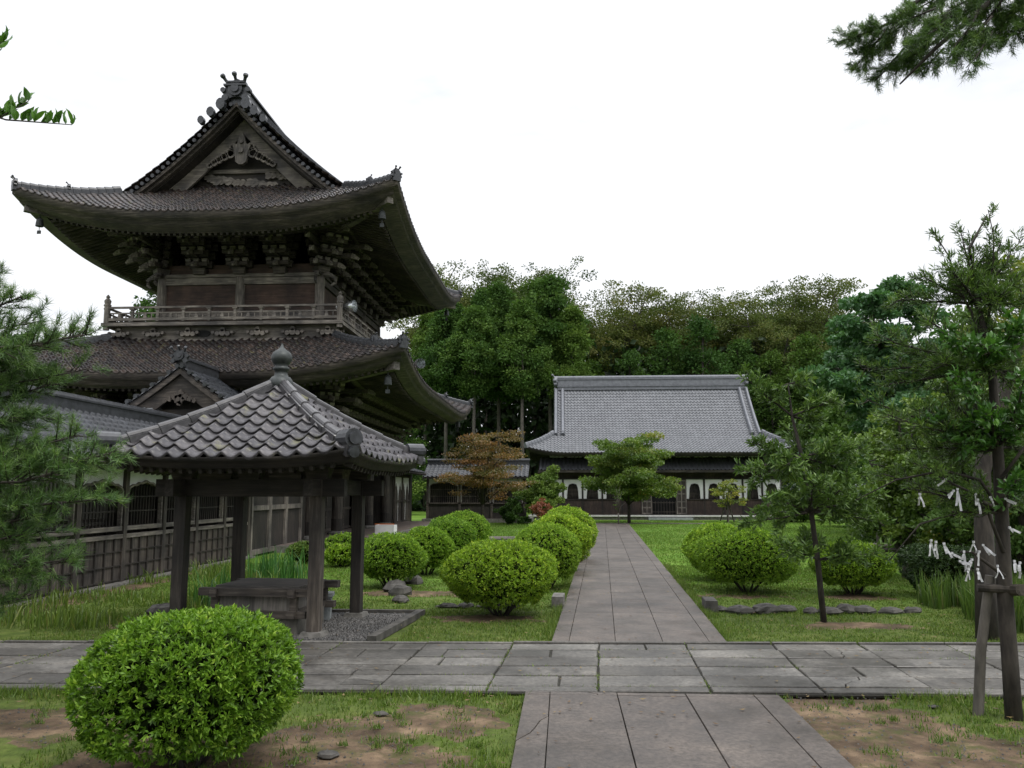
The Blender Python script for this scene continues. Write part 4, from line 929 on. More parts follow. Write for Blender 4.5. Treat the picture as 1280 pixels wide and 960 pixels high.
# local -x faces world -y?  rotation +90: local x -> world y, local y -> world -x ; the front (world -y) is local -x
HR.tiles(T_HALL, hall, .27, .25, COARSE, .03, 'roof_tiles')
HR.strip([(.02, .05), (.02, -.16), (.2, -.2), (.25, -.3)], WD[0], hall, 'eave_fascia')
HR.strip([(.25, -.22), (2.2, .35)], WD[0], hall, 'eave_soffit')
HR.rafters(.3, -.28, 2.1, .24, .3, .08, .1, WD[0], hall, 'rafters')
for i in range(4): HR.hip(i, 2.15, RIDGE_H, hall, .32, .3)
zh = HR.z(6.4)
for sy in (-1, 1):
    for sx in (-1, 1):
        for yo, w_ in ((7.85, .12), (7.3, .13)):
            P = [(sx * (6.4 - d), sy * yo, HR.z(d)) for d in np.linspace(2.0, 6.2, 12)]
            m_ = MB(); m_.sweep(P, [(-w_, -.1), (-w_, .2), (-w_ * .5, .3), (w_ * .5, .3), (w_, .2), (w_, -.1)]); m_.build('descending_ridge', RIDGE_H, hall)
        m_ = MB(); onigawara(m_, (sx * 4.35, sy * 7.3, HR.z(2.05) + .2), R(-90) * sx if True else 0, .3, 0); m_.build('ridge_foot_ornament', RIDGE_H, hall)
    tri = [(-(6.4 - d), HR.z(d) - .12) for d in np.linspace(2.2, 6.4, 9)] + [((6.4 - d), HR.z(d) - .12) for d in np.linspace(6.4, 2.2, 9)]
    m_ = MB(); m_.prism(tri, (0, sy * 7.5, 0), (1, 0, 0), (0, 0, 1), (0, -sy, 0), .12); m_.build('gable_wall', WM[0], hall)
    m_ = MB(); onigawara(m_, (0, sy * 7.95, zh + .6), 0 if sy < 0 else math.pi, .75, 1); m_.build('ridge_end_ornament', RIDGE_H, hall)
m_ = MB(); m_.b3(-.3, .3, -7.7, 7.7, zh - .15, zh + .75)
for z in (.12, .72): m_.b3(-.36, .36, -7.75, 7.75, zh + z, zh + z + .08)
for k in range(52): y = -7.65 + k * .3; m_.tube([(-.34, y, zh + .26), (.34, y, zh + .26)], [.05, .05], 6)
m_.tube([(0, -8.0, zh + .9), (0, 8.0, zh + .9)], [.16, .16], 10); m_.build('main_ridge', RIDGE_H, hall)
# front pent roof
m_ = MB()
fx = -(6.4 - 1.0)
Xp = [fx - .35 + .12 * k for k in range(15)]
nr = 62; V = []; Fp = []; UVp = []
tt = []; hh_ = []
for c in range(nr):
    for u, q in COARSE: tt.append(-9.2 + (c + u) * 18.4 / nr); hh_.append(q * .8)
tt = np.array(tt); dd = np.linspace(0, 1.6, 7); T, Dg = np.meshgrid(tt, dd, indexing='ij')
Z = 3.72 + .62 * Dg + np.array(hh_)[:, None]; ix = np.arange(T.size).reshape(T.shape)
npmesh('pent_roof_tiles', np.stack([-5.35 + Dg, T, Z], -1).reshape(-1, 3), np.stack([ix[:-1, :-1], ix[:-1, 1:], ix[1:, 1:], ix[1:, :-1]], -1).reshape(-1, 4), T_HALL, hall, uv=np.stack([(T + 9.2) / 18.4 * nr, Dg / .25], -1).reshape(-1, 2))
m_.b3(-5.36, -5.2, -9.22, 9.22, 3.52, 3.7); m_.build('pent_roof_fascia', WM[1], hall)
m_ = MB(); m_.add([(-5.25, -9.2, 3.6), (-3.8, -9.2, 4.5), (-3.8, 9.2, 4.5), (-5.25, 9.2, 3.6)], [(0, 1, 2, 3)]); m_.build('pent_soffit', WD[1], hall)
# body
fw = -4.3
m_ = MB(); m_.b3(-3.9, 4.2, -8.4, 8.4, .3, 5.9); m_.build('hall_body', WD[2], hall)
m_ = MB()
for k in range(12):
    y = -8.3 + k * 1.4; m_.b3(fw + .3, fw + .35, y + .15, y + 1.25, 4.72, 5.0)
m_.build('upper_plaster_band', PLASTER, hall)
doorY = -.45    # door centre: local y = -(world x - HX)
def hl(wx): return -(wx - HX)
# lower boarding, plaster band with arched windows left and right of the door
segs = [(hl(7.25) , hl(-1.6)), (hl(17.2), hl(9.75))]
m_ = MB()
m_.b3(fw - .02, fw + .06, hl(16.6), hl(9.3), .3, 1.48); m_.b3(fw - .02, fw + .06, hl(6.0), hl(-1.6), .3, 1.48); m_.build_each('lower_boarding', WHALL, hall)
def arch_band(y0, y1, n, nm):
    bw = (y1 - y0) / n; m_ = MB(); f_ = MB()
    for i in range(n):
        c = y0 + (i + .5) * bw; ww = bw * .56; wh = 1.0; a = [(-ww / 2, 0), (-ww / 2 * .92, .5), (-ww / 2 * .84, .85), (-ww / 2 * .62, 1.1), (0, 1.17), (ww / 2 * .62, 1.1), (ww / 2 * .84, .85), (ww / 2 * .92, .5), (ww / 2, 0)]
        o_ = (fw, c, 1.5)
        m_.prism([(-bw / 2, 0), (-ww / 2, 0), (-ww / 2, 1.5), (-bw / 2, 1.5)], o_, (0, 1, 0), (0, 0, 1), (1, 0, 0), .06); m_.prism([(ww / 2, 0), (bw / 2, 0), (bw / 2, 1.5), (ww / 2, 1.5)], o_, (0, 1, 0), (0, 0, 1), (1, 0, 0), .06)
        for p, q in zip(a, a[1:]): m_.prism([p, q, (q[0], 1.5), (p[0], 1.5)], o_, (0, 1, 0), (0, 0, 1), (1, 0, 0), .06)
        g = MB()
        for p, q in zip(a, a[1:]): g.bar((fw - .01, c + p[0], 1.5 + p[1]), (fw - .01, c + q[0], 1.5 + q[1]), .05, .08, 0, (1, 0, 0))
        fr_ = g.build('window_frame', WD[2], hall); g = MB()
        for k in range(1, 8): yy = c - ww / 2 + ww * k / 8; g.b3(fw + .06, fw + .09, yy - .02, yy + .02, 1.6, 2.55)
        for z in (1.9, 2.2): g.b3(fw + .05, fw + .08, c - ww / 2, c + ww / 2, z - .02, z + .02)
        g.build('window_lattice', WM[2], fr_)
        for yy in (c - bw / 2,): f_.b3(fw - .06, fw + .08, yy - .07, yy + .07, .3, 3.5)
    m_.build('plaster_band', PLASTER, hall); f_.build('wall_posts', WD[2], hall)
arch_band(hl(16.6), hl(9.3), 5, 'r'); arch_band(hl(6.0), hl(-1.6), 5, 'l')
m_ = MB(); m_.b3(fw + .02, fw + .1, -9.3, 9.3, 3.0, 3.6); m_.build('lintel_wall', WHALL, hall)
m_ = MB(); m_.b3(fw - .1, fw + .12, hl(17.0), hl(9.4), 1.43, 1.52); m_.b3(fw - .1, fw + .12, hl(5.95), hl(-2.0), 1.43, 1.52); m_.b3(fw - .1, fw + .12, -9.3, 9.3, 3.0, 3.12); m_.build_each('wall_rail', WD[1], hall)
for yy in (hl(9.0), hl(6.35)):
    m_ = MB(); m_.b3(fw - .12, fw - .05, yy - .38, yy + .38, .35, 3.0); d_ = m_.build('door', WM[2], hall)
    m_ = MB()
    for z in (.4, .85, 1.3, 1.9, 2.9): m_.b3(fw - .16, fw - .12, yy - .38, yy + .38, z - .05, z + .05)
    for q in (-.35, 0, .35): m_.b3(fw - .17, fw - .121, yy + q - .04, yy + q + .04, .35, 3.0)
    m_.build('door_frame', WL[2], d_)
m_ = MB(); m_.b3(fw + .25, fw + .3, hl(8.6), hl(6.7), .3, 3.0); m_.build('doorway_shade', DARK, hall)  # near-black sheet standing in for the shade of the open door
m_ = MB()
for k in range(9): y = hl(8.55) + k * .22; m_.b3(fw - .05, fw - .02, y - .02, y + .02, .3, 1.35)
for z in (.5, 1.2): m_.b3(fw - .06, fw - .01, hl(8.6), hl(6.7), z, z + .05)
m_.build('low_gate', WM[2], hall)
m_ = MB(); m_.b3(-6.6, 6.2, -9.9, 9.9, -.1, .3); m_.build('stone_platform', STONE, hall)
m_ = MB(); m_.b3(-6.68, -6.1, -9.95, 9.95, .22, .32); m_.build('platform_edge', plain('pale_edge', (.35, .35, .33), (.5, .5, .48), 4), hall)
m_ = MB(); m_.b3(-7.3, -6.7, hl(9.4), hl(6.2), 0, .16); m_.build('entrance_step', CONC, hall)

# ------------------------------------------------------------------ purification pavilion
PR = R(-4); pav = empty('water_pavilion', (-4.62, 13.0, 0), PR, 'small square open pavilion with pyramid tiled roof on four dark posts', 'pavilion')
h = 1.9; PRf = Roof(h, h, 2.55, .60, .045, .13, 1.5, h - .06, h - .06)
PRf.tiles(T_PAV, pav, .275, .205, [(0, .06), (.04, .062), (.11, .046), (.22, .02), (.36, -.006), (.52, -.014), (.68, -.004), (.83, .022), (.94, .048)], .05, 'roof_tiles')
PRf.strip([(.0, .02), (.0, -.03), (.06, -.04), (.06, -.13), (.2, -.14), (.22, -.17), (1.2, .32)], WD[0], pav, 'eave_boards')
PRf.rafters(.12, -.17, 1.1, .18, .15, .05, .07, WD[0], pav, 'rafters')
for i in range(4): PRf.hip(i, h - .1, RIDGE_P, pav, .19, .13, .42)
for i, (sx, sy) in enumerate([(1, -1), (-1, -1), (1, 1), (-1, 1)]):
    m_ = MB(); a = math.atan2(sx, -sy); c = Vector((sx * (h - .06), sy * (h - .06), 2.82)); d = Vector((sx, sy, 0)).normalized()
    m_.tube([c - d * .22, c + d * .1], [.13, .135], 14); m_.tube([c + d * .1, c + d * .14], [.09, .085], 12)
    m_.tube([c - d * .1 + Vector((0, 0, -.16)), c + d * .13 + Vector((0, 0, -.19))], [.08, .08], 10); m_.build('corner_ornament', RIDGE_D, pav)
m_ = MB(); zt = PRf.z(h)
m_.lathe((0, 0, zt - .1), [(.2, 0), (.2, .1), (.19, .14), (.15, .2), (.11, .22), (.1, .3), (.13, .32), (.13, .36), (.1, .38), (.13, .42), (.165, .48), (.17, .55), (.14, .61), (.07, .66), (.03, .7), (.01, .76)], 20)
m_.build('finial', BRONZE, pav, True)
px_, py_ = 1.06, .95
for x in (-px_, px_):
    for y in (-py_, py_):
        m_ = MB(); m_.box((x, y, 1.17), (.175, .175, 2.2)); p_ = m_.build('post', WD[2] if x < 0 or y > 0 else WM[2], pav)
        m_ = MB(); m_.box((x, y, .045), (.36, .36, .09), 0, 0, .82); m_.build('post_base', STONE, p_)
m_ = MB()
for y in (-py_, py_): m_.b3(-px_ - .42, px_ + .42, y - .07, y + .07, 2.02, 2.28)
m_.build_each('beam', WD[0], pav)
m_ = MB()
for x in (-px_, px_): m_.b3(x - .065, x + .065, -py_ - .42, py_ + .42, 2.03, 2.275)
m_.build_each('beam', WD[1], pav)
m_ = MB()
for y in (-py_, py_): m_.b3(-px_ - .5, px_ + .5, y - .09, y + .09, 2.46, 2.6)
for x in (-px_, px_): m_.b3(x - .085, x + .085, -py_ - .5, py_ + .5, 2.47, 2.61)
m_.build_each('eave_purlin', WD[0], pav)
m_ = MB()
for y in (-py_, py_):
    for x in (-px_, 0, px_): m_.box((x, y, 2.36), (.3, .16, .17), 0, 0, 1.3)
    for x in (-.55, .55): m_.box((x, y, 2.32), (.5, .1, .09)); m_.box((x, y, 2.4), (.26, .1, .1), 0, 0, 1.3)
for x in (-px_, px_): m_.box((x, 0, 2.36), (.16, .3, .17), 0, 0, 1.3)
m_.build_each('strut_block', WM[0], pav)
# basin box under it
ba = empty('well_box', (-4.52, 12.68, 0), PR, 'weathered plank-covered well box under the pavilion roof', 'well box')
m_ = MB(); m_.b3(-.5, .66, -.62, .5, 0, .3); m_.build('stone_footing', plain('footing_stone', (.06, .055, .045), (.13, .122, .104), 6, .9, .5), ba)
m_ = MB(); m_.b3(-.58, .58, -.58, .58, .32, .6); m_.build('board_sides', wood('well_board', 2, (.045, .042, .038), (.125, .118, .108), (.21, .2, .185)), ba)
m_ = MB()
for y in (-.6, .6): m_.b3(-.78, .8, y - .06, y + .06, .26, .36); m_.b3(-.86, .86, y - .065, y + .065, .57, .68)
for x in (-.6, .6): m_.b3(x - .06, x + .06, -.74, .74, .27, .365); m_.b3(x - .05, x + .05, -.74, .74, .56, .672)
for x in (-.61, .61):
    for y in (-.61, .61): m_.b3(x - .05, x + .05, y - .05, y + .05, .3, .6)
m_.build('crib_beams', WM[0], ba)
m_ = MB()
for k in range(6): m_.b3(-.66, .66, -.53 + k * .18, -.53 + k * .18 + .172, .675, .705)
m_.build('lid_boards', wood('lid_board', 0, (.03, .028, .026), (.075, .07, .065), (.15, .14, .13)), ba)
t = empty('concrete_block', (-3.95, 13.55, 0), R(10), 'small grey-green concrete block beside the well box', 'block')
m_ = MB(); m_.box((0, 0, .2), (.22, .22, .4), 0, 0, 1.1); m_.box((0, 0, .42), (.3, .3, .06)); m_.build('block_body', CONC, t)
# gravel bed with kerb
gv = MB(); gv.add([(-5.7, 11.62, .01), (-2.75, 11.72, .01), (-2.5, 14.35, .01), (-5.7, 14.35, .01)], [(0, 1, 2, 3)])
tag(gv.build('gravel_bed', plain('gravel_base', (.012, .012, .012), (.06, .06, .058), 40, .9, .8)), kind='structure')
X, Y = scatter(9000, -5.6, -2.7, 11.7, 14.2); n = len(X); s = .012 + .016 * rng.random(n); zz_ = .01 + .015 * rng.random(n)
O = np.array([(1, 0, 0), (-.5, .87, 0), (-.5, -.87, 0), (.5, .3, .8), (-.6, .1, .75), (.1, -.5, .8)])
ang = rng.random(n) * 6.28; ca, sa = np.cos(ang), np.sin(ang)
V = np.stack([np.stack([X + s * (ca * o[0] - sa * o[1]), Y + s * (sa * o[0] + ca * o[1]), zz_ + s * o[2] - .005], -1) for o in O], 1).reshape(-1, 3)
b = np.arange(n)[:, None] * 6; gpm = pave_mat('gravel_stone', [(.014, .0135, .013), (.04, .038, .036), (.095, .09, .085)])
Fg = np.concatenate([b + q for q in ([0, 1, 3], [1, 4, 3], [1, 2, 4], [2, 5, 4], [2, 0, 5], [0, 3, 5], [3, 4, 5])])
tag(npmesh('gravel', V, Fg, gpm, rv=np.tile(rng.random(n), 7)), 'dark loose gravel under and beside the open pavilion', 'gravel', kind='stuff')
m_ = MB(); m_.bar((-2.72, 11.7, .03), (-2.47, 14.35, .03), .13, .1); m_.bar((-5.7, 14.4, .02), (-2.42, 14.4, .02), .09, .08); tag(m_.build('gravel_kerb', ROCK), kind='structure')

# ------------------------------------------------------------------ stones
def rock(mb_, c, s, seed):
    r = random.Random(seed); nv = 10; V = []; rings = [(1.0, 0), (1.08, .3), (.85, .75), (.45, 1.0)]
    off = [r.uniform(.75, 1.2) for _ in range(nv)]; a0 = r.uniform(0, 6)
    for (k, z) in rings:
        for i in range(nv):
            a = a0 + i * 6.283 / nv; q = k * off[i] * r.uniform(.88, 1.1); V.append((c[0] + s[0] * q * math.cos(a), c[1] + s[1] * q * math.sin(a), c[2] + s[2] * (z + r.uniform(-.1, .1) * (z > 0)) - .02))
    fs = [(j * nv + i, j * nv + (i + 1) % nv, (j + 1) * nv + (i + 1) % nv, (j + 1) * nv + i) for j in range(3) for i in range(nv)] + [tuple(3 * nv + i for i in range(nv))]
    mb_.add(V, fs)
ORD = ['first', 'second', 'third', 'fourth', 'fifth', 'sixth', 'seventh', 'eighth', 'ninth', 'tenth', 'eleventh', 'twelfth', 'thirteenth', 'fourteenth', 'fifteenth', 'sixteenth']
STL = []
x = 2.75
k = 0
while x < 6.1:
    w_ = rnd.uniform(.1, .2); STL.append((x, 15.0 + rnd.uniform(-.15, .15), w_, 'low dark rock in the right lawn row, %s from the path' % ORD[sum(1 for q in STL)], 'rocks edging the right lawn')); x += w_ * 2 + rnd.uniform(0, .12)
nR = len(STL); x = -2.3
while x < -.9:
    w_ = rnd.uniform(.08, .15); STL.append((x, 15.3 + rnd.uniform(-.2, .2), w_, 'low dark rock in the left lawn row, %s from the gravel bed' % ORD[len(STL) - nR], 'rocks edging the left lawn')); x += w_ * 2 + rnd.uniform(0, .08)
for k_, q in enumerate([(-3.35, 16.9, .2), (-3.6, 17.5, .22), (-3.15, 15.9, .15), (-3.45, 19, .2)]): STL.append((*q, ['brown rock beside the first left hedge bush', 'largest brown rock left of the first hedge bush', 'brown rock nearest the gravel bed', 'brown rock farthest back beside the left hedge'][k_], 'rocks left of the hedge row'))
STL += [(-6.9, 14.1, .22, 'flat dark rock in the grass left of the pavilion', None), (-5.95, 13.3, .2, 'rough rock leaning at the back of the pavilion post', None), (-1.75, 8.0, .07, 'small stone lying on the bare soil in the foreground', None), (-1.9, 6.75, .1, 'flat dark stone at the bottom edge by the round bush', None), (3.6, 9.3 - .7, .05, 'pebble beside the leaning support post', None)]
for k, (x, y, s, lb, gr) in enumerate(STL):
    s *= 1.2 if s > .1 else 1; m_ = MB(); rock(m_, (0, 0, .02), (s, s * rnd.uniform(.6, 1), s * rnd.uniform(.45, .85) * (1 if s > .1 else .5)), k); o = m_.build('rock', ROCK); o.location = (x, y, 0); tag(o, lb, 'rock', gr)
for (x, y, lb) in ((-.12, 15.55, 'squared stone block at the left edge of the garden path'), (2.58, 15.15, 'squared stone block at the right edge of the garden path')):
    m_ = MB(); m_.box((0, 0, .09), (.22, .62, .2), 0, 0, .96); m_.box((0, 0, .19), (.2, .58, .012)); o = m_.build('stone_block', ROCK if x > 0 else STONE); o.location = (x, y, 0); o.rotation_euler = (0, 0, R(-3)); tag(o, lb, 'stone block')

# ------------------------------------------------------------------ foliage tools
def unit(v): return v / np.maximum(np.linalg.norm(v, axis=1, keepdims=True), 1e-9)
def leafset(P, A, Ln, W, fold=.15, side=None):
    """diamond leaves: base P, axis A; returns V, F, owner"""
    n = len(P); r = rng.normal(size=(n, 3)); S = unit(np.cross(A, r)) if side is None else side; Nn = np.cross(S, A)
    Ln = np.broadcast_to(np.asarray(Ln, float), (n,))[:, None]; W = np.broadcast_to(np.asarray(W, float), (n,))[:, None]
    m = P + A * Ln * .48 + Nn * fold * W
    V = np.stack([P, m + S * W / 2, P + A * Ln, m - S * W / 2], 1).reshape(-1, 3); b = np.arange(n)[:, None] * 4
    return V, np.concatenate([b + [0, 1, 2], b + [0, 2, 3]]), np.tile(np.arange(n), 2)
def ovals(P, A, Ln, W, fold=.15):
    n = len(P); S = unit(np.cross(A, rng.normal(size=(n, 3)))); Nn = np.cross(S, A); Ln = np.broadcast_to(np.asarray(Ln, float), (n,))[:, None]; W = np.broadcast_to(np.asarray(W, float), (n,))[:, None]
    pt = lambda t, w_, h_: P + A * Ln * t + S * W * w_ + Nn * W * h_
    V = np.stack([P, pt(.22, .36, fold), pt(.55, .5, fold * .9), pt(.82, .27, fold * .2), pt(1.0, 0, -.35), pt(.82, -.27, fold * .2), pt(.55, -.5, fold * .9), pt(.22, -.36, fold), pt(.22, 0, 0), pt(.55, 0, 0), pt(.82, 0, -.15)], 1).reshape(-1, 3); b = np.arange(n)[:, None] * 11
    T = [(0, 1, 8), (1, 2, 9), (1, 9, 8), (2, 3, 10), (2, 10, 9), (3, 4, 10), (4, 5, 10), (5, 6, 9), (5, 9, 10), (6, 7, 8), (6, 8, 9), (7, 0, 8)]
    return V, np.concatenate([b + list(t) for t in T]), np.tile(np.arange(n), len(T))
def needles(P, A, Ln, W):
    n = len(P); S = unit(np.cross(A, rng.normal(size=(n, 3)))); Ln = np.broadcast_to(np.asarray(Ln, float), (n,))[:, None]
    V = np.stack([P - S * W / 2, P + S * W / 2, P + A * Ln], 1).reshape(-1, 3); return V, np.arange(3 * n).reshape(n, 3), np.arange(n)
def rdir(n): return unit(rng.normal(size=(n, 3)))
def limbs(segs, mat, name='trunk', parent=None, n=7):
    m_ = MB()
    for pts, rs in segs: m_.tube(pts, rs, n)
    o = m_.build(name, mat, parent, True); return o
def wobble(p0, p1, n, amp, r0, r1, rr=rnd):
    p0, p1 = Vector(p0), Vector(p1); pts = []; rs = []
    for i in range(n + 1):
        t = i / n; p = p0.lerp(p1, t); k = 0 if i == 0 else amp
        pts.append(p + Vector((rr.uniform(-k, k), rr.uniform(-k, k), rr.uniform(-k, k) * .5))); rs.append(r0 + (r1 - r0) * t)
    return pts, rs

# clipped round azalea bushes
def bush(name, x, y, rx, ry, hgt, tips, ll, label, mat=L_BUSH, group='round clipped azalea bushes', cat='bush', box=0, seed=1, tone=0, stem=.22, per=6, tuck=.3):
    t = empty(name, (x, y, 0), 0, label, cat, group)
    d = rdir(tips * 2); d = d[d[:, 2] > -.72][:tips]; n = len(d)
    az = np.arctan2(d[:, 1], d[:, 0]); lump = 1 + .15 * (fbm(az * 1.6 + seed * 7, d[:, 2] * 2.2 + 5 + seed, 3) - .5) * 2 + .05 * (vnoise(az * 5 + seed, d[:, 2] * 6 + 9) - .5)
    cz = hgt * .54; dd = d.copy()
    if box: dd = np.sign(d) * np.abs(d) ** (1 - box * .5)
    rr_ = np.where(rng.random(n) < .55, 1.0, rng.uniform(.82, 1.0, n)) * lump
    shoot = (rng.random(n) < .05) & (d[:, 2] > .1); rr_ = rr_ + shoot * rng.random(n) * .1
    squash = np.where(dd[:, 2] < 0, 1.0 - tuck * np.abs(dd[:, 2]) ** 1.2, 1.0)
    C = np.stack([dd[:, 0] * rx * squash, dd[:, 1] * ry * squash, cz + dd[:, 2] * (hgt - cz) * np.where(dd[:, 2] < 0, cz / (hgt - cz) * .93, 1.0)], -1)
    C = C * rr_[:, None] + np.stack([0 * rr_, 0 * rr_, cz * (1 - rr_)], -1)
    nrm = unit(d * np.array([1 / rx, 1 / ry, 1 / hgt * 1.6]) + .25 * rng.normal(size=(n, 3)) + np.array([0, 0, .35]))
    P = np.repeat(C, per, 0); Nn = np.repeat(nrm, per, 0); a = rdir(n * per); A = unit(a - Nn * (np.sum(a * Nn, 1, keepdims=True)) * .8 + Nn * rng.uniform(.25, 1.1, (n * per, 1)))
    P = P + Nn * rng.uniform(-.4, .3, (n * per, 1)) * ll
    V, Fc, ow = leafset(P, A, ll * rng.uniform(.7, 1.25, n * per), ll * .36, .2)
    tone_ = np.clip(np.repeat(.48 + .2 * rng.normal(size=n) + tone, per) + .12 * rng.normal(size=n * per), 0, 1); depth = np.repeat(rr_ < lump * .97, per); tone_ = np.clip(tone_ - .12 * depth, 0, 1)  # deeper leaves get a darker tone, inner shade put into the colour
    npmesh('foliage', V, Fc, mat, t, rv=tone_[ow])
    # dark-coloured leaf cards inside, standing in for the shade within the bush
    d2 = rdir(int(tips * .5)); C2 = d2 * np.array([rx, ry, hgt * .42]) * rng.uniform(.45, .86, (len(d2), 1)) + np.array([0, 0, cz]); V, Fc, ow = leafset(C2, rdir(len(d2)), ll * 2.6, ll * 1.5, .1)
    npmesh('inner_shade_leaves', V, Fc, L_INNER, t, rv=rng.random(len(Fc)) * .6)
    segs = []
    for k in range(9):
        a = k * 2.4; e = (math.cos(a) * rx * .62, math.sin(a) * ry * .62, hgt * .45); segs.append(wobble((math.cos(a) * stem * .4, math.sin(a) * stem * .4, -.03), e, 4, .02, .022, .008))
    limbs(segs, BARK, 'stems', t, 5); return t
bush('azalea_bush', -2.93, 6.5, .74, .74, 1.12, 5200, .047, 'largest round azalea bush in the left foreground', seed=3, per=7, box=.38, tuck=.12)
HB = [(-3.85, 18.2, .76, 1.16, 'round bush at the near end of the left hedge row, right of the pavilion post', 0), (-3.5, 21.0, .66, 1.17, 'second round bush of the left hedge row', .05), (-3.35, 23.9, .78, 1.32, 'third round bush of the left hedge row', .08), (-3.3, 27.0, .85, 1.42, 'round bush at the far end of the left hedge row', .12),
      (-1.1, 14.35, .98, 1.24, 'big round bush standing alone left of the garden path, in front of its row', 0), (-.42, 18.2, .8, 1.36, 'second bush of the row along the left edge of the garden path', .1), (-.12, 21.9, .85, 1.48, 'third bush of the row along the left edge of the garden path', .12), (.1, 25.3, .9, 1.6, 'farthest bush of the row along the left edge of the garden path', .14),
      (3.85, 17.9, 1.05, 1.3, 'wide round bush on the lawn right of the garden path', -.02), (3.75, 20.2, .85, 1.3, 'bright bush peeking out behind the wide round bush on the right lawn', .1), (5.95, 17.7, .78, 1.05, 'loose open bush standing behind the slender young tree', -.08)]
for k, (x, y, r_, hg, lb, tn) in enumerate(HB):
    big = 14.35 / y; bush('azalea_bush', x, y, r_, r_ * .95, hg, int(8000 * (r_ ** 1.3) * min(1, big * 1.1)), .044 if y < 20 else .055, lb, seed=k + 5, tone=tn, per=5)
bush('dark_shrub', 7.5, 17.2, .62, .62, 1.0, 2300, .06, 'dark box-shaped clipped shrub beyond the staked tree', L_DSHRUB, 'dark clipped shrubs', 'shrub', .8, 31, .1, per=5)
for (x, y, r_, hg, lb, mt) in [(-6.9, 26.0, .7, .75, 'small low bush in front of the gate platform, seen between the pavilion posts', L_BUSH), (-7.6, 24.0, .5, .6, 'low bush behind the iris clump', L_SHRUB), (-6.2, 23.0, .5, .6, 'low bush just right of the front pavilion post', L_BUSH)]:
    bush('low_bush', x, y, r_, r_, hg, 900, .07, lb, mt, 'low bushes before the gate platform', seed=int(x * 10) % 17, per=5)
# irises
def iris(x, y, n, hgt, r, label, group):
    t = empty('iris_clump', (x, y, 0), 0, label, 'iris', group); X = rng.normal(size=n) * r; Y = rng.normal(size=n) * r * .6
    o = blades(X, Y, hgt, .03, L_IRIS, 'leaves', None, None, .3, None, t, 0, 2); return t
iris(X_at(345, 19.5), 19.5, 150, .6, .36, 'spiky green iris clump behind the well box', 'iris clumps near the pavilion')
iris(X_at(322, 20.5), 20.5, 40, .5, .25, 'smaller iris clump left of the spiky one behind the well box', 'iris clumps near the pavilion')
iris(X_at(275, 15.8), 15.8, 40, .55, .25, 'tall iris leaves between the left pavilion posts', 'iris clumps near the pavilion')
iris(X_at(252, 15.2), 15.2, 30, .5, .2, 'sparse iris leaves right beside the front left pavilion post', 'iris clumps near the pavilion')

# ------------------------------------------------------------------ trees
def crown_mesh(name, C, S, nper, ls, tone, mat, flat=.55, tonesd=.16, aspect=.6):
    """C clump centres, S clump radii; leaf cards scattered in each clump"""
    n = len(C); per = np.maximum(4, (nper * (S / S.mean()) ** 2).astype(int)); ci = np.repeat(np.arange(n), per); m = len(ci)
    d = rdir(m) * (rng.random((m, 1)) ** .45); d[:, 2] *= flat; P = C[ci] + d * S[ci][:, None]
    A = unit(d + .8 * rdir(m)); V, Fc, ow = leafset(P, A, ls * rng.uniform(.6, 1.3, m), ls * aspect, .15)
    ct = rng.normal(size=n) * tonesd + tone; tv = np.clip(ct[ci] + .1 * rng.normal(size=m), 0, 1)
    return npmesh(name, V, Fc, mat, link=False, rv=tv[ow])
def conifer_tree(seed, H_=22., rw=3.4, base=.35, mat=L_CEDAR, n=110, ls=.29, tone=.45):
    """tall tree with a straight bare stem and billowing masses"""
    r = np.random.default_rng(seed); u = base + (1 - base) * r.random(n) ** .85; a = r.random(n) * 6.283
    prof = rw * np.clip(1.15 - ((u - base) / (1 - base)) ** 1.5, .1, 1) * np.clip((u - base) / .12, .45, 1); q = prof * r.uniform(.35, 1.0, n)
    C = np.stack([np.cos(a) * q, np.sin(a) * q, u * H_ * .97], -1); S = r.uniform(.7, 1.35, n) * (1.15 - .45 * u)
    cm = crown_mesh('crown', C, S, 105, ls, tone, mat, .6); segs = [([(0, 0, -.2), (.1, 0, H_ * .4), (0, .1, H_ * .9)], [.22, .17, .05])]
    for k in range(14): c = C[k * 5 % n]; segs.append(([(0, 0, c[2] - 1.2), tuple(c * [.5, .5, 1] - [0, 0, .5]), tuple(c)], [.07, .05, .02]))
    return cm, segs
def broad_tree(seed, H_=22., rw=5.5, base=.45, mat=L_DECID, n=90, ls=.3, tone=.5, flat=.45, per=60, nl=9, tr=.26, dens=1):
    """spreading crown over forked limbs, sky showing between the clumps"""
    r = random.Random(seed); g = np.random.default_rng(seed); segs = []; C = []; S = []
    fork = H_ * base * .8; segs.append(([(0, 0, -.2), (r.uniform(-.2, .2), r.uniform(-.2, .2), fork * .5), (0, 0, fork)], [tr, tr * .85, tr * .7]))
    for k in range(nl):
        a = k * 2.4 + r.uniform(-.4, .4); e = rw * (.35 + .6 * r.random()); zt = H_ * (base + (1 - base) * r.uniform(.35, .95)) * (1 - .12 * (e / rw) ** 2)
        p1 = (math.cos(a) * e * .4, math.sin(a) * e * .4, fork + (zt - fork) * .5); p2 = (math.cos(a) * e, math.sin(a) * e, zt); segs.append(([(0, 0, fork * r.uniform(.75, 1)), p1, p2], [tr * .45, tr * .28, tr * .08]))
        for j in range(int(n / nl)):
            f = r.uniform(.35, 1.0); b = Vector(p1).lerp(Vector(p2), f); o = Vector((r.gauss(0, 1), r.gauss(0, 1), r.gauss(0, .4))) * rw * .19; c = b + o; C.append(tuple(c)); S.append(r.uniform(.55, 1.15) * rw * (.19 if n < 150 else .15))
            if j % 2 == 0: segs.append(([tuple(b), tuple(b + o * .9)], [tr * .12, tr * .04]))
    return crown_mesh('crown', np.array(C), np.array(S), per, ls, tone, mat, flat), segs
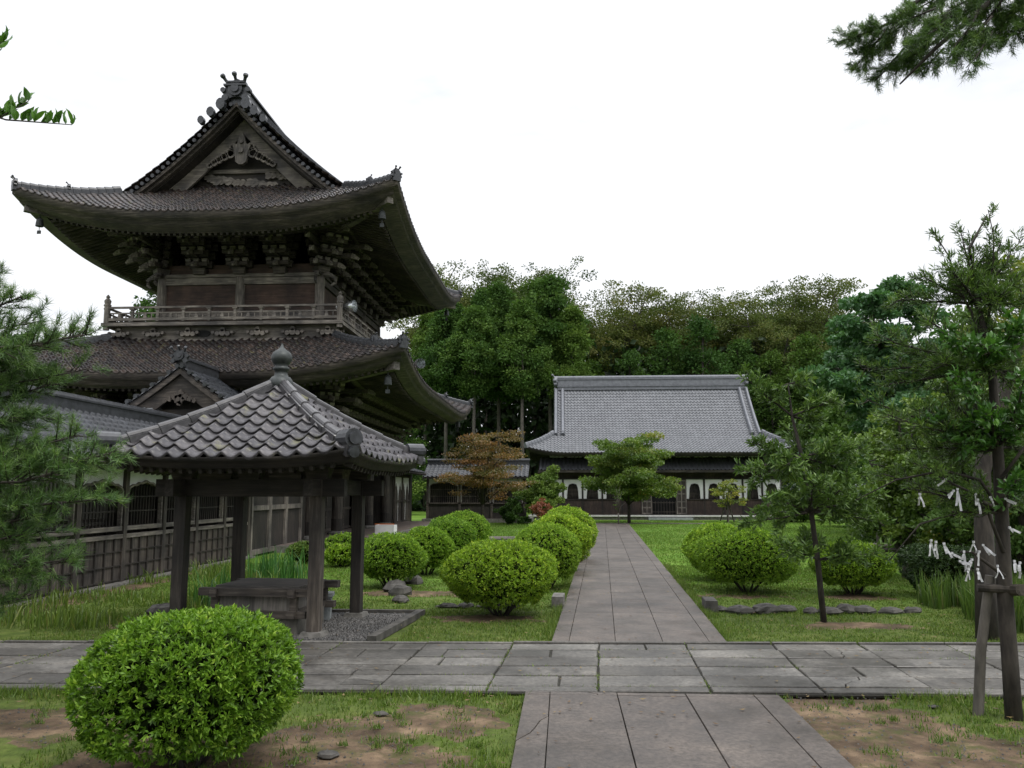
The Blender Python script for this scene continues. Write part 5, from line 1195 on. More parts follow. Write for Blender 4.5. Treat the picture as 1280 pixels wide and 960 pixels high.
def plant_tree(kind, cm, trunk_me, x, y, rz, sc, label, cat='tree', group=None, z=0):
    t = empty(kind, (x, y, z), rz, label, cat, group); t.scale = (sc, sc, sc) if not hasattr(sc, '__len__') else sc
    for nm, me in (('crown', cm), ('trunk', trunk_me)):
        o = bpy.data.objects.new(nm, me); COL.objects.link(o); o.parent = t
    return t
def crown_top(me):
    a = np.empty(len(me.vertices) * 3, np.float32); me.vertices.foreach_get('co', a); return float(np.percentile(a[2::3], 99.8))
def trunk_mesh(segs, mat, n=6):
    o = limbs(segs, mat, 'trunk', None, n); me = o.data; bpy.data.objects.remove(o); return me
CED = []
for s in range(3): cm, sg = conifer_tree(40 + s, 22, 2.7 + .35 * s, .47 + .05 * s, n=140 + 10 * s); CED.append((cm, trunk_mesh(sg, BARKL)))
DEC = []
for s in range(3): cm, sg = broad_tree(60 + s, 22, 6.2, .45, n=330, ls=.21, per=80, nl=16, flat=.5); DEC.append((cm, trunk_mesh(sg, BARK)))
DARKC = []
for s in range(2): cm, sg = conifer_tree(80 + s, 16, 3.6, .08, n=120, tone=.3, ls=.27); DARKC.append((cm, trunk_mesh(sg, BARK)))
# (px, depth, top y in the photo, kind, label)
FT = [(530, 88, 392, 'c', 0), (556, 82, 372, 'c', 1), (592, 80, 384, 'c', 2), (624, 84, 354, 'c', 0), (654, 79, 376, 'c', 1), (690, 82, 347, 'c', 2), (716, 80, 384, 'c', 0), (548, 98, 350, 'd', 1), (590, 102, 346, 'd', 0), (640, 100, 336, 'd', 2), (676, 100, 342, 'd', 1),
      (760, 92, 364, 'd', 0), (796, 96, 366, 'd', 1), (838, 94, 378, 'd', 2), (880, 92, 378, 'd', 0), (918, 96, 376, 'd', 1), (962, 90, 362, 'd', 2), (1000, 94, 358, 'd', 0), (1036, 90, 366, 'd', 1), (860, 102, 384, 'd', 1), (980, 104, 368, 'd', 2),
      (742, 84, 452, 'k', 0), (790, 82, 440, 'k', 1), (836, 84, 412, 'k', 0), (880, 82, 398, 'k', 1), (925, 84, 425, 'k', 0), (965, 82, 440, 'k', 1), (1010, 80, 420, 'k', 0), (1050, 78, 400, 'k', 1), (560, 104, 470, 'k', 0), (630, 106, 480, 'k', 1), (690, 104, 470, 'k', 0), (605, 92, 362, 'c', 1), (670, 93, 352, 'c', 2)]
names_ = {'c': ('cedar_tree', 'tall evergreen with bare lower trunk'), 'd': ('deciduous_tree', 'airy brown-green tree'), 'k': ('dark_evergreen', 'dark low evergreen')}
where = {'c': ['half hidden behind the gate eave', 'right beside the upper gate eave tip', 'above the orange maple, leftmost', 'above the orange maple, middle', 'above the orange maple, right', 'just left of the hall ridge end', 'touching the left end of the hall ridge', 'in the back row above the orange maple', 'in the back row left of the hall'],
         'd': ['rising behind the evergreens beside the gate eave', 'rising behind the evergreens, second from the gate', 'highest crown behind the evergreens left of the hall', 'rising behind the evergreens nearest the hall ridge', 'over the left end of the hall ridge', 'over the ridge, second from its left end', 'over the ridge just left of its middle', 'over the middle of the hall ridge', 'over the ridge right of its middle', 'over the right end of the hall ridge', 'right of the hall ridge end', 'farthest right beside the blue-green pine', 'far back above the middle of the hall ridge', 'far back above the right end of the hall ridge'],
         'k': ['behind the left end of the hall ridge', 'behind the hall ridge, second from the left', 'behind the hall ridge, left of centre', 'behind the centre of the hall ridge', 'behind the hall ridge, right of centre', 'behind the right end of the hall ridge', 'right of the hall ridge', 'farthest right beyond the young tree', 'in the shade behind the gate roof corner', 'in the shade behind the cedar stems', 'in the shade left of the hall roof']}
cnt = {'c': 0, 'd': 0, 'k': 0}
for (px, Yd, ty, kd, v) in FT:
    zt = P_at(px, ty, Yd).z; lib = {'c': CED, 'd': DEC, 'k': DARKC}[kd]
    cm, tm = lib[v % len(lib)]; base_h = crown_top(cm); nm, lb = names_[kd]; s_ = zt / base_h
    plant_tree(nm, cm, tm, X_at(px, Yd), Yd, rnd.uniform(0, 6.28), (max(s_, .8) * rnd.uniform(.95, 1.1), max(s_, .8), s_), lb + ' ' + where[kd][cnt[kd]], 'tree', 'forest trees behind the hall'); cnt[kd] += 1
for (px, Yd, ty, kd, v, lb) in [(175, 62, 352, 'k', 0, 'green tree showing between the gate eave and balcony'), (205, 66, 340, 'k', 1, 'tree hidden mostly behind the upper gate wall'), (60, 70, 415, 'd', 1, 'pale tree tip above the left pine branches'), (500, 74, 470, 'k', 1, 'dark tree behind the lower gate eave'), (-20, 60, 420, 'k', 1, 'dark tree far left behind the pine')]:
    zt = P_at(px, ty, Yd).z; lib = {'c': CED, 'd': DEC, 'k': DARKC}[kd]; cm, tm = lib[v]; s_ = zt / crown_top(cm)
    plant_tree('background_tree', cm, tm, X_at(px, Yd), Yd, 1.3 * v + .5, s_, lb, 'tree')
for (x, y, sc_, lb) in [(-6.5, -3.5, .55, 'unseen broad tree added behind the viewer for shade, left'), (6.5, -4.0, .55, 'unseen broad tree added behind the viewer for shade, right'), (0.5, -6.5, .6, 'unseen broad tree added straight behind the viewer for shade')]:  # trees out of view, added to darken the foreground
    plant_tree('unseen_shade_tree', DEC[1][0], DEC[1][1], x, y, x, (sc_ * 1.1, sc_ * 1.1, sc_), lb, 'tree')
# undergrowth behind the hall
n = 60000; X = rng.uniform(-40, 75, n); Y = rng.uniform(86, 108, n); Z = rng.random(n) ** 1.2 * (12 + 8 * fbm(X * .15, Y * .1, 3)); P = np.stack([X, Y, Z], -1)
V, Fc, ow = leafset(P, rdir(n), .9, .6); tag(npmesh('undergrowth', V, Fc, L_DSHRUB, rv=(rng.random(n) * .7)[ow]), 'dark mass of undergrowth among the forest trunks behind the hall', 'undergrowth', kind='stuff')

# maples near the hall: layered flat sprays
def layered_tree(name, x, y, H_, rw, mat, label, n=70, ls=.12, per=160, seed=1, base=.35, flat=.22, tone=.45, lean=(0, 0), bark=BARK, cat='tree', tr=.12, aspect=.7, asym=(1, 1)):
    r = random.Random(seed); C = []; S = []; segs = []
    t = empty(name, (x, y, 0), 0, label, cat)
    fk = H_ * base * .55; segs.append(([(0, 0, -.1), (lean[0] * .2, lean[1] * .2, fk * .6), (lean[0] * .3, lean[1] * .3, fk)], [tr, tr * .85, tr * .75])); nl = 9
    for k in range(nl):
        a = k * 2.399 + r.uniform(-.3, .3); u = (k + .5) / nl; zt = H_ * (base + (1 - base) * (u ** .9) * .96); e = rw * (1 - .68 * u ** 1.5) * r.uniform(.75, 1.05)
        ex_, ey_ = math.cos(a) * e * asym[0], math.sin(a) * e * asym[1]
        p0 = Vector((lean[0] * .3, lean[1] * .3, fk)); p1 = Vector((ex_ * .35, ey_ * .35, fk + (zt - fk) * .65)); p2 = Vector((ex_, ey_, zt)); segs.append(([p0, p1, p2], [tr * .5, tr * .3, tr * .08]))
        for j in range(n // nl):
            f = (j + r.random()) / (n // nl); b = p1.lerp(p2, f * 1.05) if r.random() < .8 else p0.lerp(p1, r.uniform(.6, 1)); o = Vector((r.gauss(0, 1), r.gauss(0, 1), r.gauss(0, .3))) * rw * .17; c = b + o; C.append(tuple(c)); S.append(rw * r.uniform(.14, .24)); segs.append(([b, c], [tr * .1, tr * .03]))
    cm = crown_mesh('crown', np.array(C), np.array(S), per, ls, tone, mat, flat, .14, aspect); o = bpy.data.objects.new('crown', cm); COL.objects.link(o); o.parent = t
    limbs(segs, bark, 'trunk', t, 6); return t
layered_tree('maple_tree', X_at(785, 55), 55, 6.1, 3.3, L_MAPLEG, 'green maple standing in front of the hall roof', 200, .15, 210, 4, .36, .34, .45)
layered_tree('maple_tree', X_at(603, 51), 51, 6.4, 3.0, L_MAPLEO, 'orange-brown maple before the link corridor', 170, .115, 110, 5, .36, .26, .3)
t = layered_tree('young_tree', X_at(905, 57), 57, 3.0, 1.5, L_YG, 'thin pale young tree on wooden stakes right of the hall door', 36, .13, 55, 6, .5, .3, .4, bark=BARKL, tr=.06)
for k in range(3):
    a = k * 2.1 + .5; st = MB(); st.bar((math.cos(a) * .55, math.sin(a) * .4, 0), (math.cos(a) * .12, math.sin(a) * .1, 1.35), .07, .07); st.build('stake', WM[2], t)
layered_tree('small_tree', X_at(772, 52.5), 52.5, 2.6, .55, L_MAPLEG, 'spindly bare sapling beside the green maple', 14, .1, 8, 9, .5, .3, .4, bark=BARKL, tr=.05)

layered_tree('tall_shrub', X_at(680, 54), 54, 3.6, 1.7, L_SHRUB, 'tall bright green shrub between orange maple and hall', 110, .15, 130, 8, .12, .6, .6, cat='shrub', tr=.05)
layered_tree('dark_low_shrub', X_at(640, 53), 53, 1.8, 1.0, L_SHRUB, 'dark low shrub under the orange maple', 50, .14, 90, 9, .1, .6, .2, cat='shrub', tr=.05)
layered_tree('red_shrub', X_at(676, 48), 48, 1.7, .75, L_RED, 'small red-leaved shrub behind the hedge row', 36, .1, 40, 10, .5, .4, .4, cat='shrub', tr=.03)
# background trees and shrubs on the right
BR = [(1195, 19, 440, 1.5, L_POD, 'broadleaf_tree', 'small leafy tree just behind the cluster of hanging papers', 120, .11, 110, .15), (1118, 21, 480, 1.5, L_POD, 'broadleaf_tree', 'small leafy tree above the low wooden fence', 110, .11, 110, .15), (1265, 17, 420, 1.5, L_SHRUB, 'broadleaf_tree', 'small leafy tree filling the right edge behind the staked tree', 120, .11, 110, .15), (1108, 34, 330, 3.2, L_PINE2, 'soft_pine', 'blue-green soft pine rising right of the hall roof', 190, .2, 330, .2), (1075, 44, 440, 3.3, L_SHRUB, 'broadleaf_tree', 'mid green tree behind the slender young tree', 90, .24, 110, .1), (1160, 30, 480, 3.4, L_SHRUB, 'broadleaf_tree', 'green tree filling the gap under the soft pine', 90, .2, 120, .1),
      (1150, 40, 505, 3.0, L_MAPLEO, 'maple_tree', 'orange-tinged maple half hidden behind the right trees', 70, .16, 80, .25), (1285, 24, 300, 2.6, L_YG, 'yellow_green_tree', 'yellow-green tree behind the right edge foliage', 90, .17, 110, .35), (1190, 38, 360, 4.5, L_SHRUB, 'broadleaf_tree', 'tall green tree behind the dark trunks on the right', 160, .2, 150, .15), (1120, 26, 560, 2.2, L_POD, 'broadleaf_tree', 'small dark tree right of the slender young tree', 110, .13, 120, .1), (1290, 40, 380, 6, L_CEDAR, 'cedar_tree', 'dark tree at the far right edge', 110, .26, 150, .15), (1215, 48, 470, 5, L_SHRUB, 'broadleaf_tree', 'green tree behind the papers on the right', 90, .25, 110, .08), (1090, 60, 500, 5, L_DSHRUB, 'dark_evergreen', 'dark tree beyond the right lawn', 90, .3, 110, .05)]
for k, (px, Yd, ty, rw, mt, nm, lb, n_, ls, per, bs) in enumerate(BR):
    layered_tree(nm, X_at(px, Yd), Yd, P_at(px, ty, Yd).z, rw, mt, lb, n_, ls, per, 20 + k, bs, .42, .5, tr=.2)
for k, (px, Yd, r_, hg, mt, lb, tn) in enumerate([(1100, 36, 1.5, 1.6, L_DSHRUB, 'broad dark shrub at the back of the right lawn', .3), (1160, 24, 1.3, 1.5, L_SHRUB, 'mid green shrub behind the low wooden fence', .2), (1225, 21, 1.5, 1.75, L_YG, 'yellow-green clipped shrub behind the hanging papers', .1), (1275, 18, 1.3, 1.6, L_SHRUB, 'green shrub at the right edge behind the trunk', .2), (1060, 50, 1.7, 2.2, L_SHRUB, 'rounded shrub behind the loose open bush', .3), (1185, 40, 2, 2.2, L_SHRUB, 'large shrub far behind the hanging papers', .4), (985, 58, 1.4, 1.5, L_SHRUB, 'low shrub at the right end of the hall front', .3)]):
    bush('garden_shrub', X_at(px, Yd), Yd, r_, r_, hg, 1700, .06 + Yd * .0025, lb, mt, 'shrubs behind the right lawn', 'shrub', 0, 50 + k, tn, per=5)
# wood post-and-rail fence and pale pillar on the right
t = empty('wooden_fence', (9.6, 24.2, 0), R(-12), 'low rustic wooden fence behind the dark clipped shrub', 'fence')
for x in (-.6, .9, 2.4, 3.9): m_ = MB(); m_.tube([(x, 0, -.1), (x, 0, 1.25 if x < 0 else .95)], [.11, .1], 8); m_.build('fence_post', WM[2], t)
for z in (.45, .8): m_ = MB(); m_.tube([(-.6, -.1, z), (3.9, -.1, z)], [.06, .055], 8); m_.build('fence_rail', WM[0], t)
m_ = MB(); m_.b3(-.9, -.3, -.12, .5, .55, .6); o = m_.build('bench_board', WL[0], t)
t = empty('stone_pillar', (X_at(1070, 30), 30, 0), 0, 'pale square stone pillar behind the right trees', 'stone pillar')  # plain capped pillar, not a lantern
m_ = MB(); m_.b3(-.35, .35, -.35, .35, 0, .25); m_.build('pillar_base', STONE, t); m_ = MB(); m_.box((0, 0, 1.25), (.42, .42, 2.0), 0, 0, .95); m_.box((0, 0, 2.3), (.56, .56, .12), 0, 0, .7); m_.build('pillar_shaft', CONC, t)

# ------------------------------------------------------------------ branch sprays for near trees
DENS = 1.0
def spray(segs, P_, A_, p0, p1, r0, nt_, ln_, droop=.0, rr=rnd, tipup=.3):
    """a limb with side twigs; leaf/needle tuft anchors appended to P_, A_"""
    p0, p1 = Vector(p0), Vector(p1); pts, rs = wobble(p0, p1, 5, (p1 - p0).length * .03, r0, r0 * .25, rr); segs.append((pts, rs)); ax = (p1 - p0).normalized()
    nt_ = int(nt_ * DENS); r0 = r0 * .8
    for i in range(nt_):
        f = .15 + .85 * (i + rr.random()) / nt_; b = p0.lerp(p1, f); sd = Vector((rr.gauss(0, 1), rr.gauss(0, 1), rr.gauss(0, .45))); sd = (sd - ax * sd.dot(ax) * .8).normalized(); L1 = ln_ * rr.uniform(.5, 1.1) * (1.15 - .5 * f)
        q = b + (sd * .8 + ax * .7 + Vector((0, 0, tipup * .5 - droop))).normalized() * L1; segs.append(([b, b.lerp(q, .5) + Vector((0, 0, -.02)), q], [r0 * .3, r0 * .2, .003])); k = max(3, int(L1 / .055))
        for j in range(k):
            g = .25 + .75 * (j + .5) / k; P_.append(tuple(b.lerp(q, g))); a_ = (q - b).normalized() + Vector((rr.gauss(0, .35), rr.gauss(0, .35), rr.gauss(0, .3) + tipup)); A_.append(tuple(a_.normalized()))
def tufts(name, P_, A_, per, ln, wd, mat, parent, spread=.75, tone=.45, leaf=False, back=.0):
    P_ = np.array(P_); A_ = unit(np.array(A_)); n = len(P_); P = np.repeat(P_, per, 0) + rng.normal(size=(n * per, 3)) * ln * .12; A = np.repeat(A_, per, 0)
    D = unit(A * rng.uniform(.5, 1.2, (n * per, 1)) + spread * rdir(n * per)); P = P + A * rng.uniform(-.3, .3, (n * per, 1)) * ln * .6
    Ln = ln * rng.uniform(.65, 1.2, n * per)
    V, Fc, ow = (ovals(P, D, Ln, wd, .2) if wd > .028 else leafset(P, D, Ln, wd, .15)) if leaf else needles(P, D, Ln, wd)
    tv = np.clip(np.repeat(tone + .18 * rng.normal(size=n), per) + .12 * rng.normal(size=n * per), 0, 1)
    return npmesh(name, V, Fc, mat, parent, rv=tv[ow])
# left foreground pine
t = empty('pine_tree', (-6.6, 7.0, 0), 0, 'dark pine reaching in from the left edge with needled boughs', 'pine tree')
segs = [([(0, 0, -.1), (.1, 0, 1.5), (-.1, 0, 3), (0, 0, 5)], [.14, .12, .1, .05])]; P_, A_ = [], []
def W2L(px, py, Yd, o): return tuple(P_at(px, py, Yd) - Vector(o))
o_ = (-6.6, 7.0, 0); rr = random.Random(5); DENS = 1.7
for (px, py, Yd, zb, r_, nt_, ln_) in [(108, 418, 7.2, 3.2, .035, 34, .42), (60, 430, 6.8, 3.3, .03, 30, .4), (28, 372, 7.2, 3.5, .03, 24, .34), (70, 480, 7.4, 2.7, .03, 30, .4), (30, 455, 7.4, 2.9, .03, 30, .42), (140, 568, 6.9, 2.2, .035, 40, .4), (90, 590, 6.7, 2.1, .03, 34, .42), (130, 622, 6.7, 1.9, .03, 36, .34), (70, 640, 6.9, 1.7, .03, 34, .42), (95, 700, 6.8, 1.3, .03, 34, .36), (40, 700, 6.8, 1.2, .03, 30, .4), (30, 560, 7.0, 2.3, .03, 28, .42), (35, 745, 6.9, .9, .02, 22, .3), (15, 520, 7, 2.5, .03, 26, .4), (20, 620, 7.0, 1.8, .03, 28, .4), (50, 520, 7.2, 2.6, .03, 30, .42), (45, 400, 7.3, 3.4, .02, 24, .36), (-5, 340, 7.3, 3.8, .02, 20, .34), (10, 420, 7.2, 3.2, .03, 30, .42), (100, 545, 7.1, 2.4, .03, 30, .36), (20, 670, 6.8, 1.5, .03, 30, .4), (110, 460, 7.3, 2.9, .02, 16, .26), (60, 665, 7.1, 1.6, .02, 26, .36), (5, 570, 7.2, 2.3, .03, 26, .4), (0, 480, 7.1, 2.8, .03, 26, .4)]:
    spray(segs, P_, A_, (0, 0, zb - .15), W2L(px, py, Yd, o_), r_, nt_, ln_, 0, rr)
tufts('needles', P_, A_, 26, .095, .0052, L_PINE, t, .75, .55); limbs(segs, BARK, 'trunk', t, 6)
DENS = 1.0
# broad-leaf twig at the top left
o_ = (-3.9, 4.2, 0); t = empty('leafy_branch_tree', o_, 0, 'tree outside the left edge with a thin leafy twig against the sky', 'tree')
segs = [([(0, 0, 0), (.1, 0, 2), (0, 0, 4.6)], [.09, .08, .03])]; P_, A_ = [], []; rr = random.Random(3)
for (a, b, Yd) in [((-90, 118), (90, 156), 3.6), ((-90, 175), (36, 126), 3.6), ((-80, 80), (4, 52), 3.6)]:
    p0, p1 = Vector(W2L(*a, Yd, o_)), Vector(W2L(*b, Yd, o_)); mid = p0.lerp(p1, .55) - Vector((0, 0, .045)); segs.append(([Vector((0, 0, p0.z - .5)), p0, mid, p1], [.02, .007, .004, .002])); 
    for k in range(22):
        f = k / 21
        if b[0] < 20 and f < .6: continue
        p = (p0.lerp(mid, f * 2) if f < .5 else mid.lerp(p1, f * 2 - 1)); 
        for _ in range(2 if k % 3 else 3): P_.append(tuple(p)); A_.append(tuple(Vector((rr.uniform(-.4, .8), rr.uniform(-.5, .5), rr.uniform(.3, 1.4))).normalized()))
Pn = np.array(P_); An = np.array(A_); V, Fc, ow = ovals(Pn, unit(An), .055 + .03 * rng.random(len(Pn)), .03, .22); npmesh('leaves', V, Fc, L_BROAD, t, rv=(.3 + .5 * rng.random(len(Pn)))[ow]); limbs(segs, BARK, 'trunk', t, 6)
# slender young tree in front of the right lawn
o_ = (4.17, 13.85, 0); t = empty('young_broadleaf_tree', o_, 0, 'slender young evergreen with whorled leaves between the two right bushes', 'tree'); rr = random.Random(12); P_, A_ = [], []; DENS = 1.25
tk = [Vector(W2L(x, y, 13.9, o_)) for x, y in ((1030, 778), (1022, 700), (1014, 640), (1002, 570), (990, 520), (985, 480))]; tk[0].z = -.05
segs = [(tk, [.05, .045, .04, .032, .022, .01])]
for (px, py, dy, src, nt_, ln_) in [(965, 490, 0, 5, 16, .34), (1005, 475, .2, 5, 16, .32), (930, 470, -.2, 4, 14, .3), (1020, 530, .3, 4, 16, .34), (945, 555, .2, 3, 18, .36), (925, 590, -.3, 3, 16, .32), (1060, 560, -.2, 3, 20, .4), (1085, 600, .3, 3, 20, .4), (960, 620, -.5, 2, 18, .36), (1050, 640, .4, 2, 20, .36), (1100, 650, 0, 2, 20, .36), (930, 655, .2, 2, 16, .3), (975, 680, -.6, 1, 18, .34), (1010, 670, .6, 1, 16, .34), (1065, 600, -.8, 2, 20, .36), (1015, 600, -.7, 2, 18, .36), (990, 540, .7, 3, 16, .34), (1060, 690, -.2, 1, 12, .3), (950, 640, .8, 2, 14, .3), (1040, 500, -.2, 4, 18, .36), (1080, 560, .5, 3, 20, .4), (1095, 620, -.4, 2, 20, .4), (940, 600, .5, 3, 18, .36), (1000, 630, .3, 2, 18, .36), (985, 580, -.5, 3, 18, .36), (1030, 590, .5, 3, 18, .36), (1110, 690, -.2, 1, 14, .34)]:
    spray(segs, P_, A_, tk[src], W2L(px, py, 13.9 + dy, o_), .02, nt_, ln_, .0, rr, .25)
tufts('leaves', P_, A_, 4, .13, .03, L_POD, t, .95, .6, True); limbs(segs, BARK, 'trunk', t, 6)
# staked foreground tree at the right edge
o_ = (4.14, 8.17, 0); t = empty('staked_tree', o_, 0, 'dark-trunked tree at the right edge with papers tied to its twigs', 'tree'); rr = random.Random(21); P_, A_, P2, A2 = [], [], [], []; DENS = 1.7
tk = [Vector(W2L(x, y, 8.2, o_)) for x, y in ((1268, 905), (1262, 820), (1256, 740), (1252, 640), (1247, 560), (1240, 460), (1222, 380), (1212, 310), (1234, 268))]; tk[0].z = -.05
segs = [(tk, [.082, .075, .068, .062, .05, .04, .026, .016, .005])]
for (px, py, dy, src, nt_, ln_) in [(1168, 288, 0, 5, 14, .15), (1200, 282, .1, 5, 14, .14), (1236, 262, 0, 5, 18, .12), (1252, 305, 0, 6, 12, .16), (1215, 300, .15, 6, 12, .15), (1150, 345, .1, 6, 16, .22), (1185, 335, -.2, 6, 16, .22), (1240, 325, .2, 6, 18, .24), (1275, 350, 0, 6, 18, .26), (1120, 375, .2, 6, 18, .24), (1095, 420, .1, 5, 20, .26), (1160, 400, -.3, 5, 20, .26), (1220, 400, .3, 5, 20, .26), (1110, 480, .2, 5, 20, .26), (1085, 500, 0, 4, 18, .26), (1150, 510, -.2, 4, 20, .26), (1280, 420, .3, 5, 20, .26), (1120, 560, .1, 4, 20, .26), (1170, 570, .3, 4, 18, .24), (1200, 480, .4, 5, 20, .26), (1190, 640, -.1, 3, 12, .2), (1290, 500, -.2, 4, 18, .24), (1140, 610, 0, 3, 10, .2), (1130, 440, .4, 5, 20, .28), (1075, 460, .3, 5, 16, .24), (1250, 370, -.3, 6, 20, .26), (1200, 360, .3, 6, 18, .26), (1175, 455, -.4, 5, 20, .26), (1230, 450, -.2, 5, 20, .26), (1110, 520, -.4, 4, 18, .26), (1190, 530, .5, 4, 18, .26), (1240, 560, .3, 4, 16, .24), (1295, 380, -.2, 6, 18, .26), (1100, 590, .3, 3, 14, .22), (1150, 580, -.3, 3, 16, .22), (1220, 600, .4, 3, 12, .2), (1265, 470, .2, 5, 22, .28), (1285, 560, .2, 4, 20, .26), (1230, 500, .3, 4, 22, .26), (1270, 620, .2, 3, 14, .22), (1275, 300, .2, 6, 14, .22), (1210, 345, .1, 6, 18, .24), (1180, 490, .1, 4, 20, .26), (1250, 540, .4, 4, 20, .26)]:
    spray(segs, P_, A_, tk[src], W2L(px, py, 8.2 + dy, o_), .018, nt_, ln_, .0, rr, .35)
for (px, py, dy, src, nt_, ln_) in [(1180, 415, -.5, 5, 14, .2), (1230, 430, -.6, 5, 16, .2), (1275, 400, -.5, 5, 16, .2), (1200, 470, -.6, 4, 14, .18), (1155, 520, -.3, 4, 10, .18), (1240, 520, -.5, 4, 14, .2), (1290, 520, -.5, 4, 14, .2), (1270, 600, -.4, 3, 12, .18), (1290, 460, -.7, 4, 14, .2), (1190, 555, -.3, 4, 10, .2)]:
    spray(segs, P2, A2, tk[src], W2L(px, py, 8.2 + dy, o_), .014, nt_, ln_, .0, rr, .25)
for pl in [[(1252, 640), (1225, 600), (1180, 588), (1120, 600), (1070, 625)], [(1254, 690), (1235, 640), (1200, 640), (1150, 655), (1112, 700)], [(1256, 720), (1235, 705), (1215, 690), (1200, 690)], [(1250, 600), (1280, 560), (1310, 540)]]:
    Q = [Vector(W2L(x, y, 8.15, o_)) for x, y in pl]; segs.append((Q, [.02 - .004 * i for i in range(len(Q))]))
tufts('narrow_leaves', P_, A_, 7, .082, .0105, L_POD, t, .7, .45, True); tufts('broad_leaves', P2, A2, 3, .085, .036, L_BROAD, t, 1.0, .45, True); limbs(segs, BARK, 'trunk', t, 8)
# support post and crossbar
t = empty('tree_support', (3.9, 8.35, 0), 0, 'leaning wooden prop post with a horizontal bar tied to the right tree', 'tree support')
m_ = MB(); m_.tube([(0, 0, -.05), (.05, -.05, .6), (.16, -.1, 1.3)], [.05, .046, .042], 10); m_.build('prop_post', BARKL, t)
m_ = MB(); m_.tube([(.02, -.13, 1.19), (.4, -.22, 1.18), (.95, -.3, 1.2)], [.04, .042, .045], 10); m_.build('crossbar', BARK, t)
m_ = MB()
for k in range(3): m_.tube([(.3 + .014 * k, -.14, 1.17), (.33 + .014 * k, -.3, 1.19)], [.055, .055], 10)
m_.build('rope_binding', plain('palm_rope', (.02, .015, .01), (.06, .05, .035), 20), t)
# paper fortunes
def paper(px, py, ln, ang, label, grp, Yd=7.98, w=.02):
    o = empty('paper_fortune', P_at(px, py, Yd), rnd.uniform(-.6, .6), label, 'paper strip', grp)
    m_ = MB(); a = R(ang); d = Vector((math.sin(a), 0, -math.cos(a))); s_ = Vector((d.z, 0, -d.x)) * w / 2; r_ = random.Random(px * 7 + py)
    for q in (-1, 1):
        P = [Vector((0, 0, 0))]; dd = (d + Vector((q * r_.uniform(.02, .3), r_.uniform(-.3, .3), 0))).normalized(); lq = ln * (1 if q > 0 else r_.uniform(.3, .95))
        for k in range(4): P.append(P[-1] + dd * lq / 4 + Vector((r_.uniform(-.004, .004), r_.uniform(-.008, .008), 0)))
        V = []; 
        for k, p in enumerate(P):
            sc_ = .45 if k == 0 else 1; V += [p - s_ * sc_ + Vector((0, .001 * q, 0)), p + s_ * sc_ + Vector((0, .004 * math.sin(k * 2.), 0))]
        V2 = [v + Vector((0, .0012, 0)) for v in V]; nV = len(V)
        m_.add(V + V2, [(2 * k, 2 * k + 1, 2 * k + 3, 2 * k + 2) for k in range(4)] + [(nV + 2 * k, nV + 2 * k + 2, nV + 2 * k + 3, nV + 2 * k + 1) for k in range(4)])
    m_.box((0, 0, .004), (w * .9, .016, .02), .3); m_.build('strips', PAPER, o); return o
for k_, (x, y, l, a) in enumerate([(1150, 618, .12, 5), (1197, 612, .2, 3), (1192, 614, .1, -50), (1220, 618, .1, -30), (1222, 625, .13, 0), (1238, 622, .11, 30), (1182, 600, .1, -60)]): paper(x, y, l, a, 'white paper strip on the upper bare twig, ' + ['leftmost and hanging alone', 'longest one', 'slanting left beside the longest', 'slanting left in the middle pair', 'hanging straight in the middle pair', 'nearest the trunk', 'highest, lying nearly flat'][k_], 'papers on the upper twig')
for k_, (x, y, l, a) in enumerate(sorted([(1164, 676, .16, 5), (1170, 678, .16, -3), (1180, 680, .14, 15), (1190, 692, .1, 60), (1205, 690, .16, -5), (1217, 678, .1, 0), (1215, 700, .1, -40), (1207, 706, .15, 5), (1212, 708, .14, -15), (1222, 712, .12, 10), (1229, 682, .13, 40), (1224, 690, .13, -20), (1200, 702, .1, 70)])): paper(x, y, l, a, 'white paper strip in the cluster left of the trunk, %s from the left' % ORD[k_], 'papers clustered left of the trunk')
for k_, (x, y, l, a) in enumerate([(1247, 708, .12, 0), (1268, 702, .12, 5), (1275, 704, .14, -8), (1257, 624, .1, 60), (1262, 660, .1, 55), (1260, 602, .12, 0)]): paper(x, y, l, a, 'white paper strip ' + ['hanging against the trunk just above the crossbar', 'right of the trunk just above the crossbar, left of two', 'right of the trunk just above the crossbar, right of two', 'slanting right across the trunk at the upper twig', 'slanting right of the trunk midway to the crossbar', 'topmost, hanging straight against the trunk'][k_], 'papers right of the trunk')
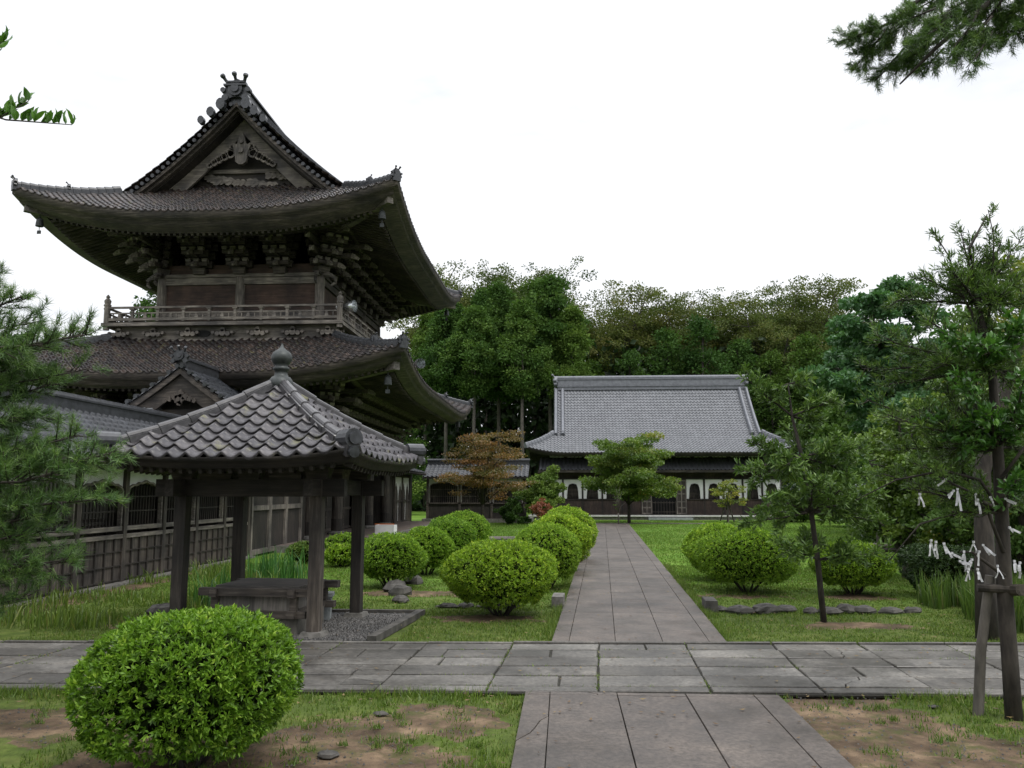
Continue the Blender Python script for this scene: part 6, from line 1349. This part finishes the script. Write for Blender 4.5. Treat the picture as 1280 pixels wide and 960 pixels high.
# leaning pine behind: trunk at right, bough against the sky at the top right
o_ = (6.05, 12.5, 0); t = empty('leaning_pine', o_, 0, 'tall leaning pine whose bough hangs into the top right corner', 'pine tree'); rr = random.Random(33); P_, A_ = [], []; DENS = 1.5
segs = [([(0, 0, -.1), (.05, 0, 1.2), (.1, 0, 2.4), (.7, 0, 4.2), (2.2, 0, 6.5), (2.9, 0, 9.5), (2.9, 0, 12)], [.16, .135, .12, .11, .1, .08, .03])]
hub = Vector(W2L(1330, -70, 12.3, o_)); main = [Vector((2.9, 0, 10.2)), hub, Vector(W2L(1240, 0, 12, o_)), Vector(W2L(1170, 60, 11.8, o_)), Vector(W2L(1125, 105, 11.7, o_))]
segs.append((main, [.08, .06, .045, .03, .012])); segs.append(([main[1], Vector(W2L(1200, -40, 12, o_)), Vector(W2L(1110, 30, 12, o_)), Vector(W2L(1060, 50, 12, o_))], [.05, .04, .025, .01]))
for (px, py, src, nt_, ln_) in [(1055, 50, (1110, 30), 22, .34), (1070, 85, (1110, 35), 20, .34), (1100, 40, (1170, 10), 24, .4), (1130, 20, (1200, -20), 24, .4), (1095, 100, (1130, 60), 14, .3), (1130, 80, (1180, 30), 22, .36), (1165, 40, (1230, 0), 26, .42), (1180, 80, (1220, 20), 16, .3), (1215, 50, (1260, -10), 22, .4), (1220, 10, (1270, -30), 26, .42), (1260, 20, (1300, -40), 24, .42), (1160, 0, (1220, -40), 20, .4), (1150, 90, (1180, 60), 12, .3), (1275, 40, (1310, 0), 12, .3), (1290, -10, (1330, -40), 20, .4), (1195, 70, (1240, 20), 24, .36), (1235, 60, (1280, 0), 24, .36), (1140, 60, (1190, 20), 24, .36), (1120, 90, (1170, 50), 18, .3), (1260, 50, (1300, 0), 20, .36), (1180, 20, (1240, -20), 24, .4), (1085, 60, (1130, 30), 20, .36), (1210, 85, (1240, 40), 10, .3)]:
    spray(segs, P_, A_, W2L(*src, 12 + rr.uniform(-.4, .4), o_), W2L(px, py, 11.9 + rr.uniform(-.5, .5), o_), .018, nt_, ln_, .05, rr, .15)
for k in range(26):
    a = k * 2.4; z = 9.3 + 2.6 * k / 26; e = 2.2 - 1.3 * k / 26; c = Vector((2.9, 0, z)); q = c + Vector((abs(math.cos(a)) * e, math.sin(a) * e, .2)); spray(segs, P_, A_, c, q, .03, 14, .4, 0, rr)
tufts('needles', P_, A_, 18, .12, .008, L_PINE, t, .8, .45); limbs(segs, BARK, 'trunk', t, 8)
